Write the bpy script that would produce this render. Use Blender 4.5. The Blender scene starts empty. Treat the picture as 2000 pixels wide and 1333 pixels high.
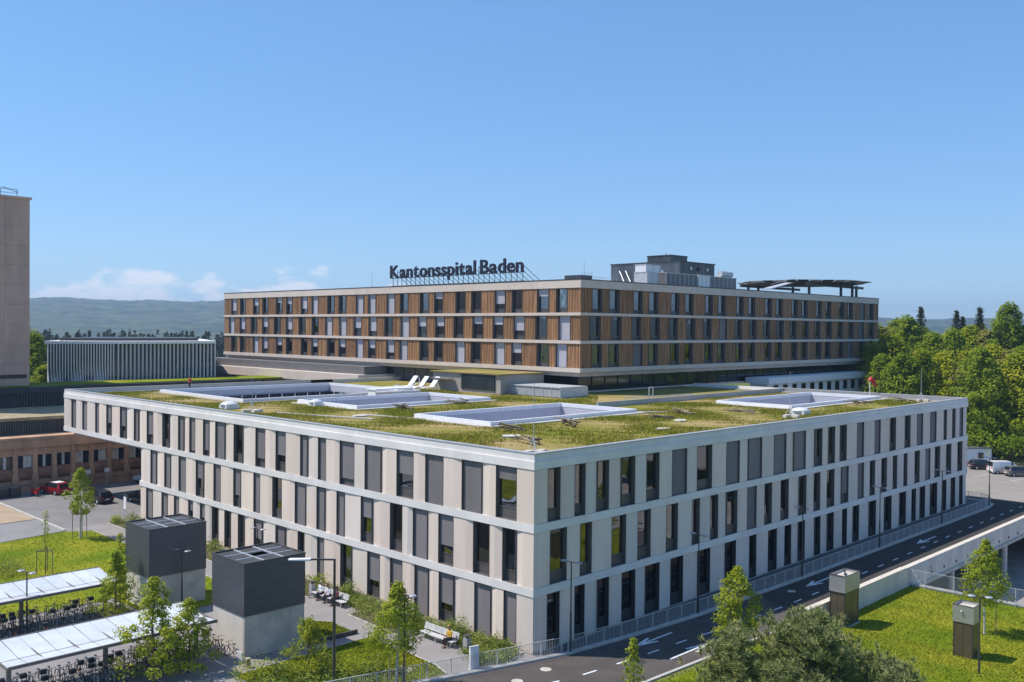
import bpy, math, random
import numpy as np
from mathutils import Vector, Matrix
random.seed(7); RNG = np.random.default_rng(11)
scene = bpy.context.scene
COL = scene.collection
R = math.radians

# ------------------------------------------------------------------ camera
CAM = np.array([-44.2095, -41.6966, 21.2005]); YAW, PIT, ROL = 0.78109, -0.013877, 0.008536
fw = Vector((math.cos(YAW)*math.cos(PIT), math.sin(YAW)*math.cos(PIT), math.sin(PIT)))
rt = Vector((math.sin(YAW), -math.cos(YAW), 0)); up = rt.cross(fw)
rt, up = rt*math.cos(ROL)+up*math.sin(ROL), up*math.cos(ROL)-rt*math.sin(ROL)
cd = bpy.data.cameras.new('camera'); cam = bpy.data.objects.new('camera', cd); COL.objects.link(cam)
cd.sensor_width = 36; cd.lens = 36*1839.05/2000; cd.clip_start = 0.5; cd.clip_end = 20000
M = Matrix.Identity(4)
for i in range(3): M[i][0], M[i][1], M[i][2], M[i][3] = rt[i], up[i], -fw[i], CAM[i]
cam.matrix_world = M; scene.camera = cam

# ------------------------------------------------------------------ sky, sun, exposure
SUN = Vector((-5.59, 6.66, 13.1)).normalized()
SKY_STRENGTH, SUN_STRENGTH, EXPOSURE = 0.140, 3.9, 0.50
w = bpy.data.worlds.new('World'); scene.world = w; w.use_nodes = True
nt = w.node_tree; nt.nodes.clear()
def N(nt, t, **k):
    n = nt.nodes.new(t)
    for a, b in k.items():
        if a in n.inputs: n.inputs[a].default_value = b
        else: setattr(n, a, b)
    return n
sky = N(nt, 'ShaderNodeTexSky', sky_type='NISHITA', sun_disc=False, sun_elevation=math.asin(SUN.z),
        sun_rotation=math.atan2(SUN.x, SUN.y), altitude=600.0, air_density=1.0, dust_density=0.2, ozone_density=3.0)
# the photograph's sky is evenly exposed from zenith to horizon: soften the whole sky's brightness range
sc1 = N(nt, 'ShaderNodeVectorMath', operation='SCALE'); sc1.inputs['Scale'].default_value = 1/2.2; nt.links.new(sky.outputs[0], sc1.inputs[0])
gam = N(nt, 'ShaderNodeGamma', Gamma=0.57); nt.links.new(sc1.outputs[0], gam.inputs[0])
sc2 = N(nt, 'ShaderNodeVectorMath', operation='MULTIPLY'); sc2.inputs[1].default_value = (1.80, 2.2, 2.72); nt.links.new(gam.outputs[0], sc2.inputs[0])
hsv = N(nt, 'ShaderNodeHueSaturation', Saturation=1.2); nt.links.new(sc2.outputs[0], hsv.inputs['Color'])
tc = N(nt, 'ShaderNodeTexCoord'); mp = N(nt, 'ShaderNodeMapping'); mp.inputs['Scale'].default_value = (1, 1, 2.2)
nz = N(nt, 'ShaderNodeTexNoise', Scale=17.0, Detail=7.0, Roughness=0.58)
big = N(nt, 'ShaderNodeTexNoise', Scale=1.7, Detail=1.0)
sx = N(nt, 'ShaderNodeSeparateXYZ')
L = nt.links.new
L(tc.outputs['Generated'], mp.inputs['Vector']); L(mp.outputs[0], nz.inputs['Vector']); L(tc.outputs['Generated'], big.inputs['Vector'])
L(tc.outputs['Generated'], sx.inputs[0])
def MR(nt, src, a, b, c, d):
    m = N(nt, 'ShaderNodeMapRange', interpolation_type='SMOOTHSTEP'); nt.links.new(src, m.inputs[0])
    for i, v in enumerate((a, b, c, d)): m.inputs[i+1].default_value = v
    return m.outputs[0]
def MATH(nt, op, a, b=None):
    m = N(nt, 'ShaderNodeMath', operation=op)
    for i, v in enumerate((a, b)):
        if v is None: continue
        if isinstance(v, (int, float)): m.inputs[i].default_value = v
        else: nt.links.new(v, m.inputs[i])
    return m.outputs[0]
dt = N(nt, 'ShaderNodeVectorMath', operation='DOT_PRODUCT'); L(tc.outputs['Generated'], dt.inputs[0]); dt.inputs[1].default_value = (math.cos(R(64)), math.sin(R(64)), 0.03)
lowband = MR(nt, sx.outputs['Z'], 0.015, 0.070, 1.0, 0.0)          # low cumulus bank over the hills to the north
thr = MATH(nt, 'ADD', nz.outputs[0], MATH(nt, 'MULTIPLY', lowband, 0.24))
cl = MATH(nt, 'MULTIPLY', MR(nt, thr, 0.60, 0.74, 0.0, 0.7), MR(nt, dt.outputs['Value'], 0.955, 0.988, 0.0, 1.0))
cl = MATH(nt, 'MULTIPLY', cl, MR(nt, sx.outputs['Z'], 0.045, 0.085, 1.0, 0.0))
mix = N(nt, 'ShaderNodeMix', data_type='RGBA'); L(cl, mix.inputs[0]); L(hsv.outputs[0], mix.inputs[6]); mix.inputs[7].default_value = (5.9, 5.6, 5.65, 1)
bg = N(nt, 'ShaderNodeBackground', Strength=SKY_STRENGTH); wo = N(nt, 'ShaderNodeOutputWorld')
L(mix.outputs[2], bg.inputs[0]); L(bg.outputs[0], wo.inputs[0])
sl = bpy.data.lights.new('sun', 'SUN'); so = bpy.data.objects.new('sun', sl); COL.objects.link(so)
sl.energy = SUN_STRENGTH; sl.angle = R(0.53); sl.color = (1.0, 0.93, 0.84)
so.rotation_euler = (-SUN).to_track_quat('-Z', 'Y').to_euler(); so.location = (-60, 60, 120)
vs = scene.view_settings; vs.view_transform = 'Standard'; vs.look = 'None'; vs.exposure = EXPOSURE; vs.gamma = 1; vs.use_curve_mapping = False
scene.cycles.max_bounces = 6; scene.cycles.transparent_max_bounces = 12; scene.cycles.volume_bounces = 0
scene.cycles.use_denoising = True

# ------------------------------------------------------------------ materials
MATS = {}
def mat(name, col, rough=0.7, var=0.12, scale=1.5, col2=None, bump=0.0, bscale=12.0, metal=0.0, spec=0.4, rnd=0.0, stretch=(1, 1, 1), island=0.0, transl=0.0, detail=4.0):
    """Procedural surface: colour with noise mottling (optionally towards col2), per-object / per-leaf variation, fine bump."""
    if name in MATS: return MATS[name]
    m = bpy.data.materials.new(name); m.use_nodes = True; t = m.node_tree; t.nodes.clear(); l = t.links.new
    out = N(t, 'ShaderNodeOutputMaterial'); bs = N(t, 'ShaderNodeBsdfPrincipled', Roughness=rough, Metallic=metal)
    bs.inputs['Specular IOR Level'].default_value = spec
    co = N(t, 'ShaderNodeTexCoord'); mp = N(t, 'ShaderNodeMapping'); mp.inputs['Scale'].default_value = stretch
    geo = N(t, 'ShaderNodeNewGeometry'); l(geo.outputs['Position'], mp.inputs[0])
    nz = N(t, 'ShaderNodeTexNoise', Scale=scale, Detail=detail, Roughness=0.6); l(mp.outputs[0], nz.inputs['Vector'])
    if col2 is None: c1 = tuple(max(0, c*(1-var)) for c in col); c2 = tuple(min(1, c*(1+var)) for c in col)
    else: c1, c2 = col, col2
    f = MR(t, nz.outputs[0], 0.32, 0.68, 0, 1)
    mx = N(t, 'ShaderNodeMix', data_type='RGBA'); l(f, mx.inputs[0]); mx.inputs[6].default_value = (*c1, 1); mx.inputs[7].default_value = (*c2, 1)
    c = mx.outputs[2]
    if rnd or island:
        hs = N(t, 'ShaderNodeHueSaturation')
        if island: v = MR(t, geo.outputs['Random Per Island'], 0, 1, 1-island, 1+island); l(MR(t, geo.outputs['Random Per Island'], 0, 1, 0.5+island*0.06, 0.5-island*0.06), hs.inputs['Hue'])
        else: oi = N(t, 'ShaderNodeObjectInfo'); v = MR(t, oi.outputs['Random'], 0, 1, 1-rnd, 1+rnd)
        l(v, hs.inputs['Value']); l(c, hs.inputs['Color']); c = hs.outputs[0]
    l(c, bs.inputs['Base Color'])
    if bump:
        nb = N(t, 'ShaderNodeTexNoise', Scale=bscale, Detail=5.0); l(mp.outputs[0], nb.inputs['Vector'])
        bp = N(t, 'ShaderNodeBump', Strength=bump, Distance=0.05); l(nb.outputs[0], bp.inputs['Height']); l(bp.outputs[0], bs.inputs['Normal'])
    sh = bs.outputs[0]
    if transl:
        tl = N(t, 'ShaderNodeBsdfTranslucent'); l(c, tl.inputs[0]); ms = N(t, 'ShaderNodeMixShader', Fac=transl); l(sh, ms.inputs[1]); l(tl.outputs[0], ms.inputs[2]); sh = ms.outputs[0]
    l(sh, out.inputs[0]); MATS[name] = m; return m
def glass(name, tint, refl=0.12, alpha=0.55):
    """Window glass: fresnel-weighted mirror over a tinted see-through pane."""
    m = bpy.data.materials.new(name); m.use_nodes = True; t = m.node_tree; t.nodes.clear(); l = t.links.new
    out = N(t, 'ShaderNodeOutputMaterial'); tr = N(t, 'ShaderNodeBsdfTransparent'); tr.inputs[0].default_value = (*tint, 1)
    gl = N(t, 'ShaderNodeBsdfGlossy', Roughness=0.015); gl.inputs[0].default_value = (0.95, 0.97, 1, 1)
    geo = N(t, 'ShaderNodeNewGeometry'); nz = N(t, 'ShaderNodeTexNoise', Scale=0.55, Detail=1.0); l(geo.outputs['Position'], nz.inputs['Vector'])
    bp = N(t, 'ShaderNodeBump', Strength=0.06, Distance=0.3); l(nz.outputs[0], bp.inputs['Height']); l(bp.outputs[0], gl.inputs['Normal'])
    lw = N(t, 'ShaderNodeLayerWeight', Blend=0.35)
    fac = MR(t, lw.outputs['Fresnel'], 0, 1, refl, 1.0)
    ms = N(t, 'ShaderNodeMixShader'); l(fac, ms.inputs[0]); l(tr.outputs[0], ms.inputs[1]); l(gl.outputs[0], ms.inputs[2]); l(ms.outputs[0], out.inputs[0])
    MATS[name] = m; return m

PANEL = mat('facade_panel', (0.75, 0.625, 0.54), 0.7, 0.05, 0.5, rnd=0.06, spec=0.15, stretch=(1, 1, 0.25), bump=0.03, bscale=30)
BAND = mat('facade_band', (0.74, 0.705, 0.68), 0.6, 0.06, 0.35, rnd=0.03, bump=0.02, bscale=25)
COPING = mat('coping', (0.42, 0.42, 0.43), 0.45, 0.06, 1.2, metal=0.2)
SOFFIT = mat('soffit_metal', (0.33, 0.35, 0.36), 0.5, 0.05, 0.8)
DARKMETAL = mat('dark_metal', (0.055, 0.05, 0.052), 0.45, 0.15, 2.0)
REVEAL = mat('reveal_metal', (0.12, 0.105, 0.1), 0.5, 0.1, 2.0)
SPANDREL = mat('spandrel_metal', (0.10, 0.09, 0.088), 0.4, 0.12, 1.0, rnd=0.1)
CREAM = mat('cream_frame', (0.42, 0.37, 0.24), 0.6, 0.1, 2)
BLIND = mat('blind_fabric', (0.20, 0.18, 0.185), 0.75, 0.06, 1.2, rnd=0.12, stretch=(1, 1, 0.3))
LBLIND = mat('light_blind', (0.42, 0.41, 0.46), 0.7, 0.05, 2, rnd=0.05)
INNER = mat('inner_wall', (0.72, 0.63, 0.47), 0.9, 0.25, 0.5)
GLASS_W = glass('glass_warm', (0.75, 0.75, 0.68), 0.22)
GLASS_D = glass('glass_dark', (0.10, 0.13, 0.15), 0.10)
WOOD = mat('wood_slats', (0.2, 0.092, 0.04), 0.7, 0.2, 1.0, col2=(0.4, 0.225, 0.11), rnd=0.16, stretch=(9, 9, 0.35), bump=0.08, bscale=20)
WSLAB = mat('ward_slab', (0.62, 0.53, 0.46), 0.65, 0.05, 0.6, rnd=0.03)
ROOFMETAL = mat('plant_metal', (0.10, 0.10, 0.105), 0.38, 0.25, 0.7, metal=0.6, stretch=(1, 1, 0.4))
GALV = mat('galvanised_steel', (0.55, 0.56, 0.57), 0.45, 0.1, 4.0, metal=0.3)
WHITE = mat('white_coat', (0.78, 0.78, 0.80), 0.5, 0.04, 1.5)
LILAC = mat('well_wall', (0.50, 0.49, 0.54), 0.6, 0.04, 0.8)
CONC = mat('concrete', (0.48, 0.45, 0.39), 0.85, 0.16, 0.8, bump=0.12, bscale=18)
CONC2 = mat('pale_concrete', (0.62, 0.57, 0.50), 0.85, 0.10, 0.6, bump=0.08, bscale=15, stretch=(1, 1, 0.35))
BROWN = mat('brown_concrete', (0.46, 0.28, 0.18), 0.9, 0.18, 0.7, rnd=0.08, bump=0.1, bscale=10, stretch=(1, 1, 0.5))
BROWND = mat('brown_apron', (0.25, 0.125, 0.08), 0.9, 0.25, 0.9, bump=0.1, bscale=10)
TOWER = mat('tower_concrete', (0.56, 0.375, 0.29), 0.9, 0.12, 0.35, rnd=0.07, bump=0.08, bscale=6, stretch=(1, 1, 0.3))
BLACKRIB = mat('black_ribbed_metal', (0.022, 0.028, 0.034), 0.5, 0.3, 0.8)
GRAVEL = mat('roof_gravel', (0.33, 0.265, 0.16), 0.95, 0.2, 1.2, bump=0.3, bscale=25)
ASPH = mat('asphalt_pale', (0.20, 0.192, 0.192), 0.9, 0.09, 0.35, bump=0.15, bscale=60, detail=7)
ROADM = mat('asphalt_road', (0.095, 0.084, 0.078), 0.95, spec=0.1, var= 0.13, scale=0.4, bump=0.15, bscale=60, detail=8)
ROADD = mat('asphalt_deck', (0.062, 0.057, 0.053), 0.95, 0.1, 0.4, spec=0.1, bump=0.15, bscale=60)
PAVE = mat('pavement', (0.25, 0.232, 0.225), 0.9, 0.07, 0.5, bump=0.12, bscale=40, detail=7)
SAND = mat('sand_surface', (0.38, 0.29, 0.20), 0.95, 0.1, 0.4, bump=0.15, bscale=40)
CARPARK = mat('carpark_asphalt', (0.27, 0.245, 0.22), 0.9, 0.08, 0.25, bump=0.1, bscale=50)
KERB = mat('kerb_stone', (0.45, 0.43, 0.39), 0.85, 0.1, 1.5, bump=0.1)
PAINT = mat('road_paint', (0.72, 0.73, 0.76), 0.7, 0.10, 4.0)
YELLOW = mat('yellow_paint', (0.42, 0.34, 0.12), 0.8, 0.15, 3.0)
LAWN = mat('lawn', (0.115, 0.175, 0.006), 0.95, spec=0.08, col2=(0.25, 0.25, 0.018), scale=0.16, bump=0.5, bscale=9, detail=9)
FIELD = mat('field', (0.09, 0.13, 0.025), 0.95, spec=0.08, col2=(0.18, 0.19, 0.05), scale=0.02, bump=0.3, bscale=3, detail=8)
SEDUM = mat('roof_soil', (0.19, 0.185, 0.025), 0.95, spec=0.08, col2=(0.36, 0.26, 0.12), scale=0.14, bump=0.6, bscale=8, detail=9)
SOIL = mat('soil', (0.13, 0.10, 0.07), 0.95, 0.25, 2.5, bump=0.4, bscale=20)
GRASSB = mat('grass_blades', (0.17, 0.205, 0.012), 0.8, spec=0.08, col2=(0.29, 0.27, 0.045), scale=0.35, island=0.4, transl=0.3)
TURFB = mat('turf_blades', (0.14, 0.205, 0.008), 0.8, spec=0.08, col2=(0.265, 0.27, 0.02), scale=0.4, island=0.35, transl=0.3)
LEAF = mat('maple_leaf', (0.27, 0.34, 0.025), 0.6, spec=0.08, col2=(0.42, 0.45, 0.045), scale=0.7, island=0.22, transl=0.5)
LEAFD = mat('shrub_leaf', (0.16, 0.22, 0.035), 0.6, spec=0.08, col2=(0.28, 0.32, 0.07), scale=0.8, island=0.4, transl=0.3)
WOODA = mat('beech_leaf', (0.17, 0.26, 0.014), 0.6, spec=0.08, col2=(0.3, 0.37, 0.03), scale=0.12, island=0.22, transl=0.5, rnd=0)
WOODB = mat('spring_leaf', (0.27, 0.345, 0.014), 0.6, spec=0.08, col2=(0.42, 0.44, 0.028), scale=0.12, island=0.22, transl=0.5)
WOODC = mat('olive_leaf', (0.23, 0.25, 0.045), 0.6, spec=0.08, col2=(0.38, 0.33, 0.09), scale=0.12, island=0.22, transl=0.3)
SPRUCE = mat('spruce_needle', (0.04, 0.06, 0.025), 0.7, spec=0.08, col2=(0.08, 0.09, 0.045), scale=0.3, island=0.35, transl=0.1)
PINE = mat('pine_needle', (0.2, 0.235, 0.07), 0.55, spec=0.08, col2=(0.34, 0.35, 0.15), scale=1.3, island=0.35, transl=0.15)
CANDLE = mat('pine_candle', (0.42, 0.38, 0.25), 0.7, 0.1, 3)
BARK = mat('bark', (0.12, 0.085, 0.06), 0.9, 0.25, 4, bump=0.4, bscale=20, stretch=(3, 3, 0.6))
BARKP = mat('white_bark', (0.5, 0.48, 0.44), 0.85, 0.15, 4)
STAKE = mat('wood_stake', (0.30, 0.22, 0.14), 0.85, 0.15, 3, stretch=(4, 4, 0.5))
DEADW = mat('dead_wood', (0.20, 0.16, 0.10), 0.9, 0.3, 4, rnd=0.25)
RUBBER = mat('rubber', (0.018, 0.018, 0.019), 0.8, 0.1, 5)
BLACKP = mat('black_paint', (0.015, 0.015, 0.017), 0.35, 0.1, 5)
STEELD = mat('lamp_steel', (0.075, 0.07, 0.066), 0.45, 0.1, 4, metal=0.3)
MESHBOX = mat('shaft_mesh', (0.135, 0.135, 0.15), 0.45, 0.12, 1.2, metal=0.35, stretch=(1, 1, 3))
LOUVRE = mat('roof_louvre', (0.13, 0.12, 0.115), 0.5, 0.15, 3)
POLY = mat('shelter_glazing', (0.60, 0.63, 0.67), 0.25, 0.07, 0.9, rnd=0.06)
TAUPE = mat('taupe_metal', (0.16, 0.14, 0.125), 0.5, 0.1, 1.5)
OLIVE = mat('olive_panel', (0.085, 0.07, 0.045), 0.32, 0.12, 0.7, spec=0.6)
BRUSHED = mat('brushed_steel', (0.46, 0.46, 0.48), 0.35, 0.06, 2, metal=0.6, stretch=(1, 1, 6))
SIGNM = mat('sign_letters', (0.018, 0.016, 0.035), 0.4, 0.1, 1)
FINW = mat('white_fin', (0.84, 0.84, 0.84), 0.5, 0.04, 1)
NAVYG = mat('navy_glass', (0.012, 0.014, 0.026), 0.08, 0.2, 0.5, spec=0.7)
MATS['hill'] = None

# ------------------------------------------------------------------ mesh builder
class MB:
    def __init__(s): s.v = []; s.f = []
    def add(s, vs, fs):
        n = len(s.v); s.v += [tuple(map(float, p)) for p in vs]; s.f += [tuple(n+i for i in f) for f in fs]; return s
    def box(s, x0, x1, y0, y1, z0, z1):
        x0, x1 = min(x0, x1), max(x0, x1); y0, y1 = min(y0, y1), max(y0, y1); z0, z1 = min(z0, z1), max(z0, z1)
        return s.add([(x0,y0,z0),(x1,y0,z0),(x1,y1,z0),(x0,y1,z0),(x0,y0,z1),(x1,y0,z1),(x1,y1,z1),(x0,y1,z1)],
                     [(0,3,2,1),(4,5,6,7),(0,1,5,4),(1,2,6,5),(2,3,7,6),(3,0,4,7)])
    def prism(s, poly, z0, z1, z1s=None):
        a = sum(poly[i][0]*poly[(i+1) % len(poly)][1]-poly[(i+1) % len(poly)][0]*poly[i][1] for i in range(len(poly)))
        if a < 0: poly = poly[::-1]
        n = len(poly); v = [(x, y, z0) for x, y in poly]+[(x, y, z1) for x, y in poly]
        return s.add(v, [tuple(range(n))[::-1], tuple(range(n, 2*n))]+[(i, (i+1) % n, n+(i+1) % n, n+i) for i in range(n)])
    def tube(s, a, b, r0, r1=None, n=6, cap=True):
        a, b = Vector(a), Vector(b); r1 = r0 if r1 is None else r1; d = (b-a).normalized()
        p = d.orthogonal().normalized(); q = d.cross(p); v = []
        for c, r in ((a, r0), (b, r1)):
            for i in range(n): t = 2*math.pi*i/n; v.append(c+p*(r*math.cos(t))+q*(r*math.sin(t)))
        f = [(i, (i+1) % n, n+(i+1) % n, n+i) for i in range(n)]
        if cap: f += [tuple(range(n))[::-1], tuple(range(n, 2*n))]
        return s.add(v, f)
    def path(s, pts, r, n=6):
        for a, b in zip(pts[:-1], pts[1:]): s.tube(a, b, r, r, n)
        return s
    def bar(s, a, b, wd, h):      # rectangular bar between two points
        a, b = Vector(a), Vector(b); d = (b-a).normalized(); side = d.cross(Vector((0, 0, 1)))
        side = Vector((1, 0, 0)) if side.length < 1e-4 else side.normalized(); u = side.cross(d).normalized(); v = []
        for c in (a, b):
            for i, j in ((-1,-1),(1,-1),(1,1),(-1,1)): v.append(c+side*(i*wd/2)+u*(j*h/2))
        return s.add(v, [(0,1,2,3),(7,6,5,4),(0,4,5,1),(1,5,6,2),(2,6,7,3),(3,7,4,0)])
    def torus(s, c, ax, Rr, r, n=20, m=5, sc=1.0):
        c = Vector(c); ax = Vector(ax).normalized(); p = ax.orthogonal().normalized(); q = ax.cross(p); v = []
        for i in range(n):
            t = 2*math.pi*i/n; d = p*math.cos(t)+q*math.sin(t)
            for j in range(m): k = 2*math.pi*j/m; v.append(c+d*(Rr+r*math.cos(k))+ax*(r*sc*math.sin(k)))
        return s.add(v, [(i*m+j, ((i+1) % n)*m+j, ((i+1) % n)*m+(j+1) % m, i*m+(j+1) % m) for i in range(n) for j in range(m)])
    def lathe(s, prof, n=12, c=(0, 0, 0)):
        v = [(c[0]+r*math.cos(2*math.pi*i/n), c[1]+r*math.sin(2*math.pi*i/n), c[2]+z) for r, z in prof for i in range(n)]
        f = [(k*n+i, k*n+(i+1) % n, (k+1)*n+(i+1) % n, (k+1)*n+i) for k in range(len(prof)-1) for i in range(n)]
        f += [tuple(range(n))[::-1], tuple((len(prof)-1)*n+i for i in range(n))]
        return s.add(v, f)
    def mesh(s, name, m, off=(0, 0, 0), smooth=False):
        me = bpy.data.meshes.new(name); o = off
        me.from_pydata([(x-o[0], y-o[1], z-o[2]) for x, y, z in s.v], [], s.f)
        me.materials.append(m)
        if smooth: me.polygons.foreach_set('use_smooth', [True]*len(me.polygons))
        me.update(); return me
    def build(s, name, m, parent=None, smooth=False):
        """Vertices are in the parent's root frame: world coordinates for unrotated roots."""
        off = (0, 0, 0)
        if parent is not None: off = parent.get('_o', (0, 0, 0))
        o = bpy.data.objects.new(name, s.mesh(name, m, off, smooth)); COL.objects.link(o)
        if parent is not None: o.parent = parent; o['_o'] = (0, 0, 0) if parent is None else tuple(off)
        return o
def tag(o, label=None, cat=None, group=None, kind=None):
    for k, v in (('label', label), ('category', cat), ('group', group), ('kind', kind)):
        if v: o[k] = v
    return o
def thing(name, label, cat, loc=(0, 0, 0), rz=0.0, group=None, world=False):
    o = bpy.data.objects.new(name, None); COL.objects.link(o); o.location = loc; o.rotation_euler = (0, 0, rz); o.empty_display_size = 0.5
    if world: o['_o'] = tuple(map(float, loc))
    return tag(o, label, cat, group)
def copy_tree(o, parent=None):
    c = o.copy(); COL.objects.link(c); c.parent = parent
    for ch in list(o.children): copy_tree(ch, c)
    return c
def place(proto, used, loc, rz, label, group=None, sc=None):
    """The prototype itself the first time, a copied tree afterwards."""
    o = proto if not used else copy_tree(proto)
    used.append(1); o.location = loc; o.rotation_euler = (0, 0, rz); o['label'] = label
    if group: o['group'] = group
    if sc: o.scale = sc if isinstance(sc, tuple) else (sc, sc, sc)
    return o
def struct(o): o['kind'] = 'structure'; return o
def quads(name, V, m, parent=None):
    """numpy (n,4,3) quads -> one mesh object"""
    n = len(V); me = bpy.data.meshes.new(name); me.vertices.add(n*4); me.vertices.foreach_set('co', V.reshape(-1).astype(np.float32))
    me.loops.add(n*4); me.loops.foreach_set('vertex_index', np.arange(n*4, dtype=np.int32)); me.polygons.add(n)
    me.polygons.foreach_set('loop_start', np.arange(0, n*4, 4, dtype=np.int32))
    me.update(calc_edges=True); me.materials.append(m)
    o = bpy.data.objects.new(name, me); COL.objects.link(o)
    if parent is not None: o.parent = parent
    return o
def tris(name, V, m, parent=None):
    n = len(V); me = bpy.data.meshes.new(name); me.vertices.add(n*3); me.vertices.foreach_set('co', V.reshape(-1).astype(np.float32))
    me.loops.add(n*3); me.loops.foreach_set('vertex_index', np.arange(n*3, dtype=np.int32)); me.polygons.add(n)
    me.polygons.foreach_set('loop_start', np.arange(0, n*3, 3, dtype=np.int32))
    me.update(calc_edges=True); me.materials.append(m)
    o = bpy.data.objects.new(name, me); COL.objects.link(o)
    if parent is not None: o.parent = parent
    return o
def leaf_quads(C, size, upbias=0.4, aspect=0.62, rng=RNG, out=None):
    n = len(C); nrm = rng.normal(size=(n, 3)); nrm[:, 2] = np.abs(nrm[:, 2])+upbias
    if out is not None: nrm = nrm*0.45+out*1.15
    nrm /= np.linalg.norm(nrm, axis=1)[:, None]
    a = np.cross(nrm, rng.normal(size=(n, 3))); a /= np.linalg.norm(a, axis=1)[:, None]; b = np.cross(nrm, a)
    s = (size*rng.uniform(0.65, 1.25, n))[:, None]/2
    return np.stack([C-a*s, C-b*s*aspect+nrm*s*0.25, C+a*s, C+b*s*aspect+nrm*s*0.25], 1)
def blades(P, h, wd, rng=RNG, lean=0.5):
    n = len(P); t = rng.uniform(0, 2*np.pi, n); d = np.stack([np.cos(t), np.sin(t), np.zeros(n)], 1)
    hh = (h*rng.uniform(0.5, 1.3, n))[:, None]; ww = (wd*rng.uniform(0.7, 1.3, n))[:, None]
    ln = rng.normal(scale=lean, size=(n, 3)); ln[:, 2] = 1; tip = P+ln*hh
    return np.stack([P-d*ww/2, P+d*ww/2, tip], 1)
def inpoly(P, poly):
    x, y = P[:, 0], P[:, 1]; c = np.zeros(len(P), bool); j = len(poly)-1
    for i in range(len(poly)):
        xi, yi = poly[i]; xj, yj = poly[j]
        c ^= ((yi > y) != (yj > y)) & (x < (xj-xi)*(y-yi)/(yj-yi+1e-12)+xi); j = i
    return c
def scatter(poly, n, z=0.0, rng=RNG):
    a = np.array(poly); lo, hi = a.min(0), a.max(0); P = rng.uniform(lo, hi, size=(n, 2)); P = P[inpoly(P, poly)]
    return np.concatenate([P, np.full((len(P), 1), z)], 1)
def offset_poly(pts, d):
    """left-offset polyline"""
    out = []
    for i, p in enumerate(pts):
        a = Vector(pts[max(i-1, 0)]); b = Vector(pts[min(i+1, len(pts)-1)]); t = (b-a).normalized(); out.append((p[0]-t.y*d, p[1]+t.x*d))
    return out
# ================================================================== GROUND AND SETTING
def gz(x, y):
    """height of the natural ground"""
    if y < -8.6 and x > 13:
        if x > 39.0: return -5.6 if (x < 92 and y > -70) else 0.0
        return -1.1*min(1, max(0, (x-15)/9.0))**1.0
    if x > 39.0 and x < 92 and -8.6 <= y < -1.3: return -5.6
    return 0.0
xs = [-7000, -1500, -400, -120, -60, -30, 0, 13, 15, 17, 19, 21, 24, 30, 38.9, 39.05, 60, 91.9, 92.1, 130, 160, 400, 1500, 7000]
ys = [-7000, -1500, -400, -120, -70.2, -69.8, -40, -20, -12, -8.65, -8.55, -1.35, -1.25, 20, 60, 120, 300, 700, 1500, 7000]
v, f = [], []
for y in ys:
    for x in xs: v.append((x, y, gz(x, y)-0.03))
nx = len(xs)
for j in range(len(ys)-1):
    for i in range(nx-1): f.append((j*nx+i, j*nx+i+1, (j+1)*nx+i+1, (j+1)*nx+i))
struct(MB().add(v, f).build('ground', FIELD))
def sheet(name, poly, m, z=0.0, parent=None):
    a = sum(poly[i][0]*poly[(i+1) % len(poly)][1]-poly[(i+1) % len(poly)][0]*poly[i][1] for i in range(len(poly)))
    if a < 0: poly = poly[::-1]
    o = MB().add([(x, y, z) for x, y in poly], [tuple(range(len(poly)))]).build(name, m, parent)
    return struct(o) if parent is None else o

# hills and far terrain (polar height field)
from mathutils import noise as mnoise
def hill_h(az, d):
    top = 66+46*math.exp(-((az-65)/13.0)**2)+5*math.sin(az*0.55)+2.5*math.sin(az*1.35+1)
    t = min(1, max(0, (d-1500)/2200.0)); t = t*t*(3-2*t)
    fall = 1-0.25*max(0, (d-3900)/1000.0)
    return top*t*fall
azs = list(np.arange(10, 86.01, 0.16))+list(range(90, 370, 4)); ds = [1500, 1650, 1800, 1950, 2100, 2250, 2400]+list(range(2500, 3960, 36))+[4000, 4300, 4700]
hv, hf = [], []
for az in azs:
    for d in ds:
        c, s_ = math.cos(R(az)), math.sin(R(az)); x, y = CAM[0]+c*d, CAM[1]+s_*d; k = 0
        if d > 1600: k = 9*mnoise.noise((x/330, y/330, 0))+5*mnoise.noise((x/90, y/90, 3))+5.5*mnoise.noise((x/26, y/26, 7))
        hv.append((x, y, hill_h(az, d)+k*min(1, (d-1500)/900)-0.5))
m_ = len(ds)
for i in range(len(azs)):
    for j in range(m_-1):
        a, b = i*m_+j, ((i+1) % len(azs))*m_+j; hf.append((a, a+1, b+1, b))
HILL = mat('hill_forest', (0.012, 0.026, 0.013), 0.95, col2=(0.085, 0.105, 0.05), scale=0.018, detail=10, bump=1.0, bscale=0.05)
struct(MB().add(hv, hf).build('hills', HILL))

# left plaza, roads and paths ------------------------------------------------
LAWN_A = [(-60, 57.2), (-14.6, 57.0), (-8.4, 58.2), (-6.0, 56.6), (-6.0, 19.0), (-9.0, 19.0), (-9.0, 24.5), (-14.2, 24.5), (-14.2, 31.2), (-60, 31.2)]
LAWN_B = [(-9.2, 16.2), (-6.6, 16.0), (-5.5, 14.6), (-5.7, 11.7), (-9.2, 11.9)]
LAWN_C = [(-17.0, 9.9), (-13.6, 10.05), (-5.35, 10.1), (-5.7, 4.5), (-6.3, 1.3), (-8.6, 1.85), (-40, 10.3), (-40, 30), (-33, 30), (-33, 10)]
LAWN_C = [(-15.6, 9.9), (-5.35, 10.1), (-5.8, 3.0), (-6.3, 1.35), (-15.6, 3.85)]
PLAZA = [(-7.9, 58.6), (-3.6, 57.4), (-0.8, 60), (-0.8, 84.4), (40, 84.4), (40, 59.4), (14, 59.4), (0.5, 59.4), (0.5, 60), (-0.8, 60), (-0.8, 84.4), (-7.9, 84.4)]
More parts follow.
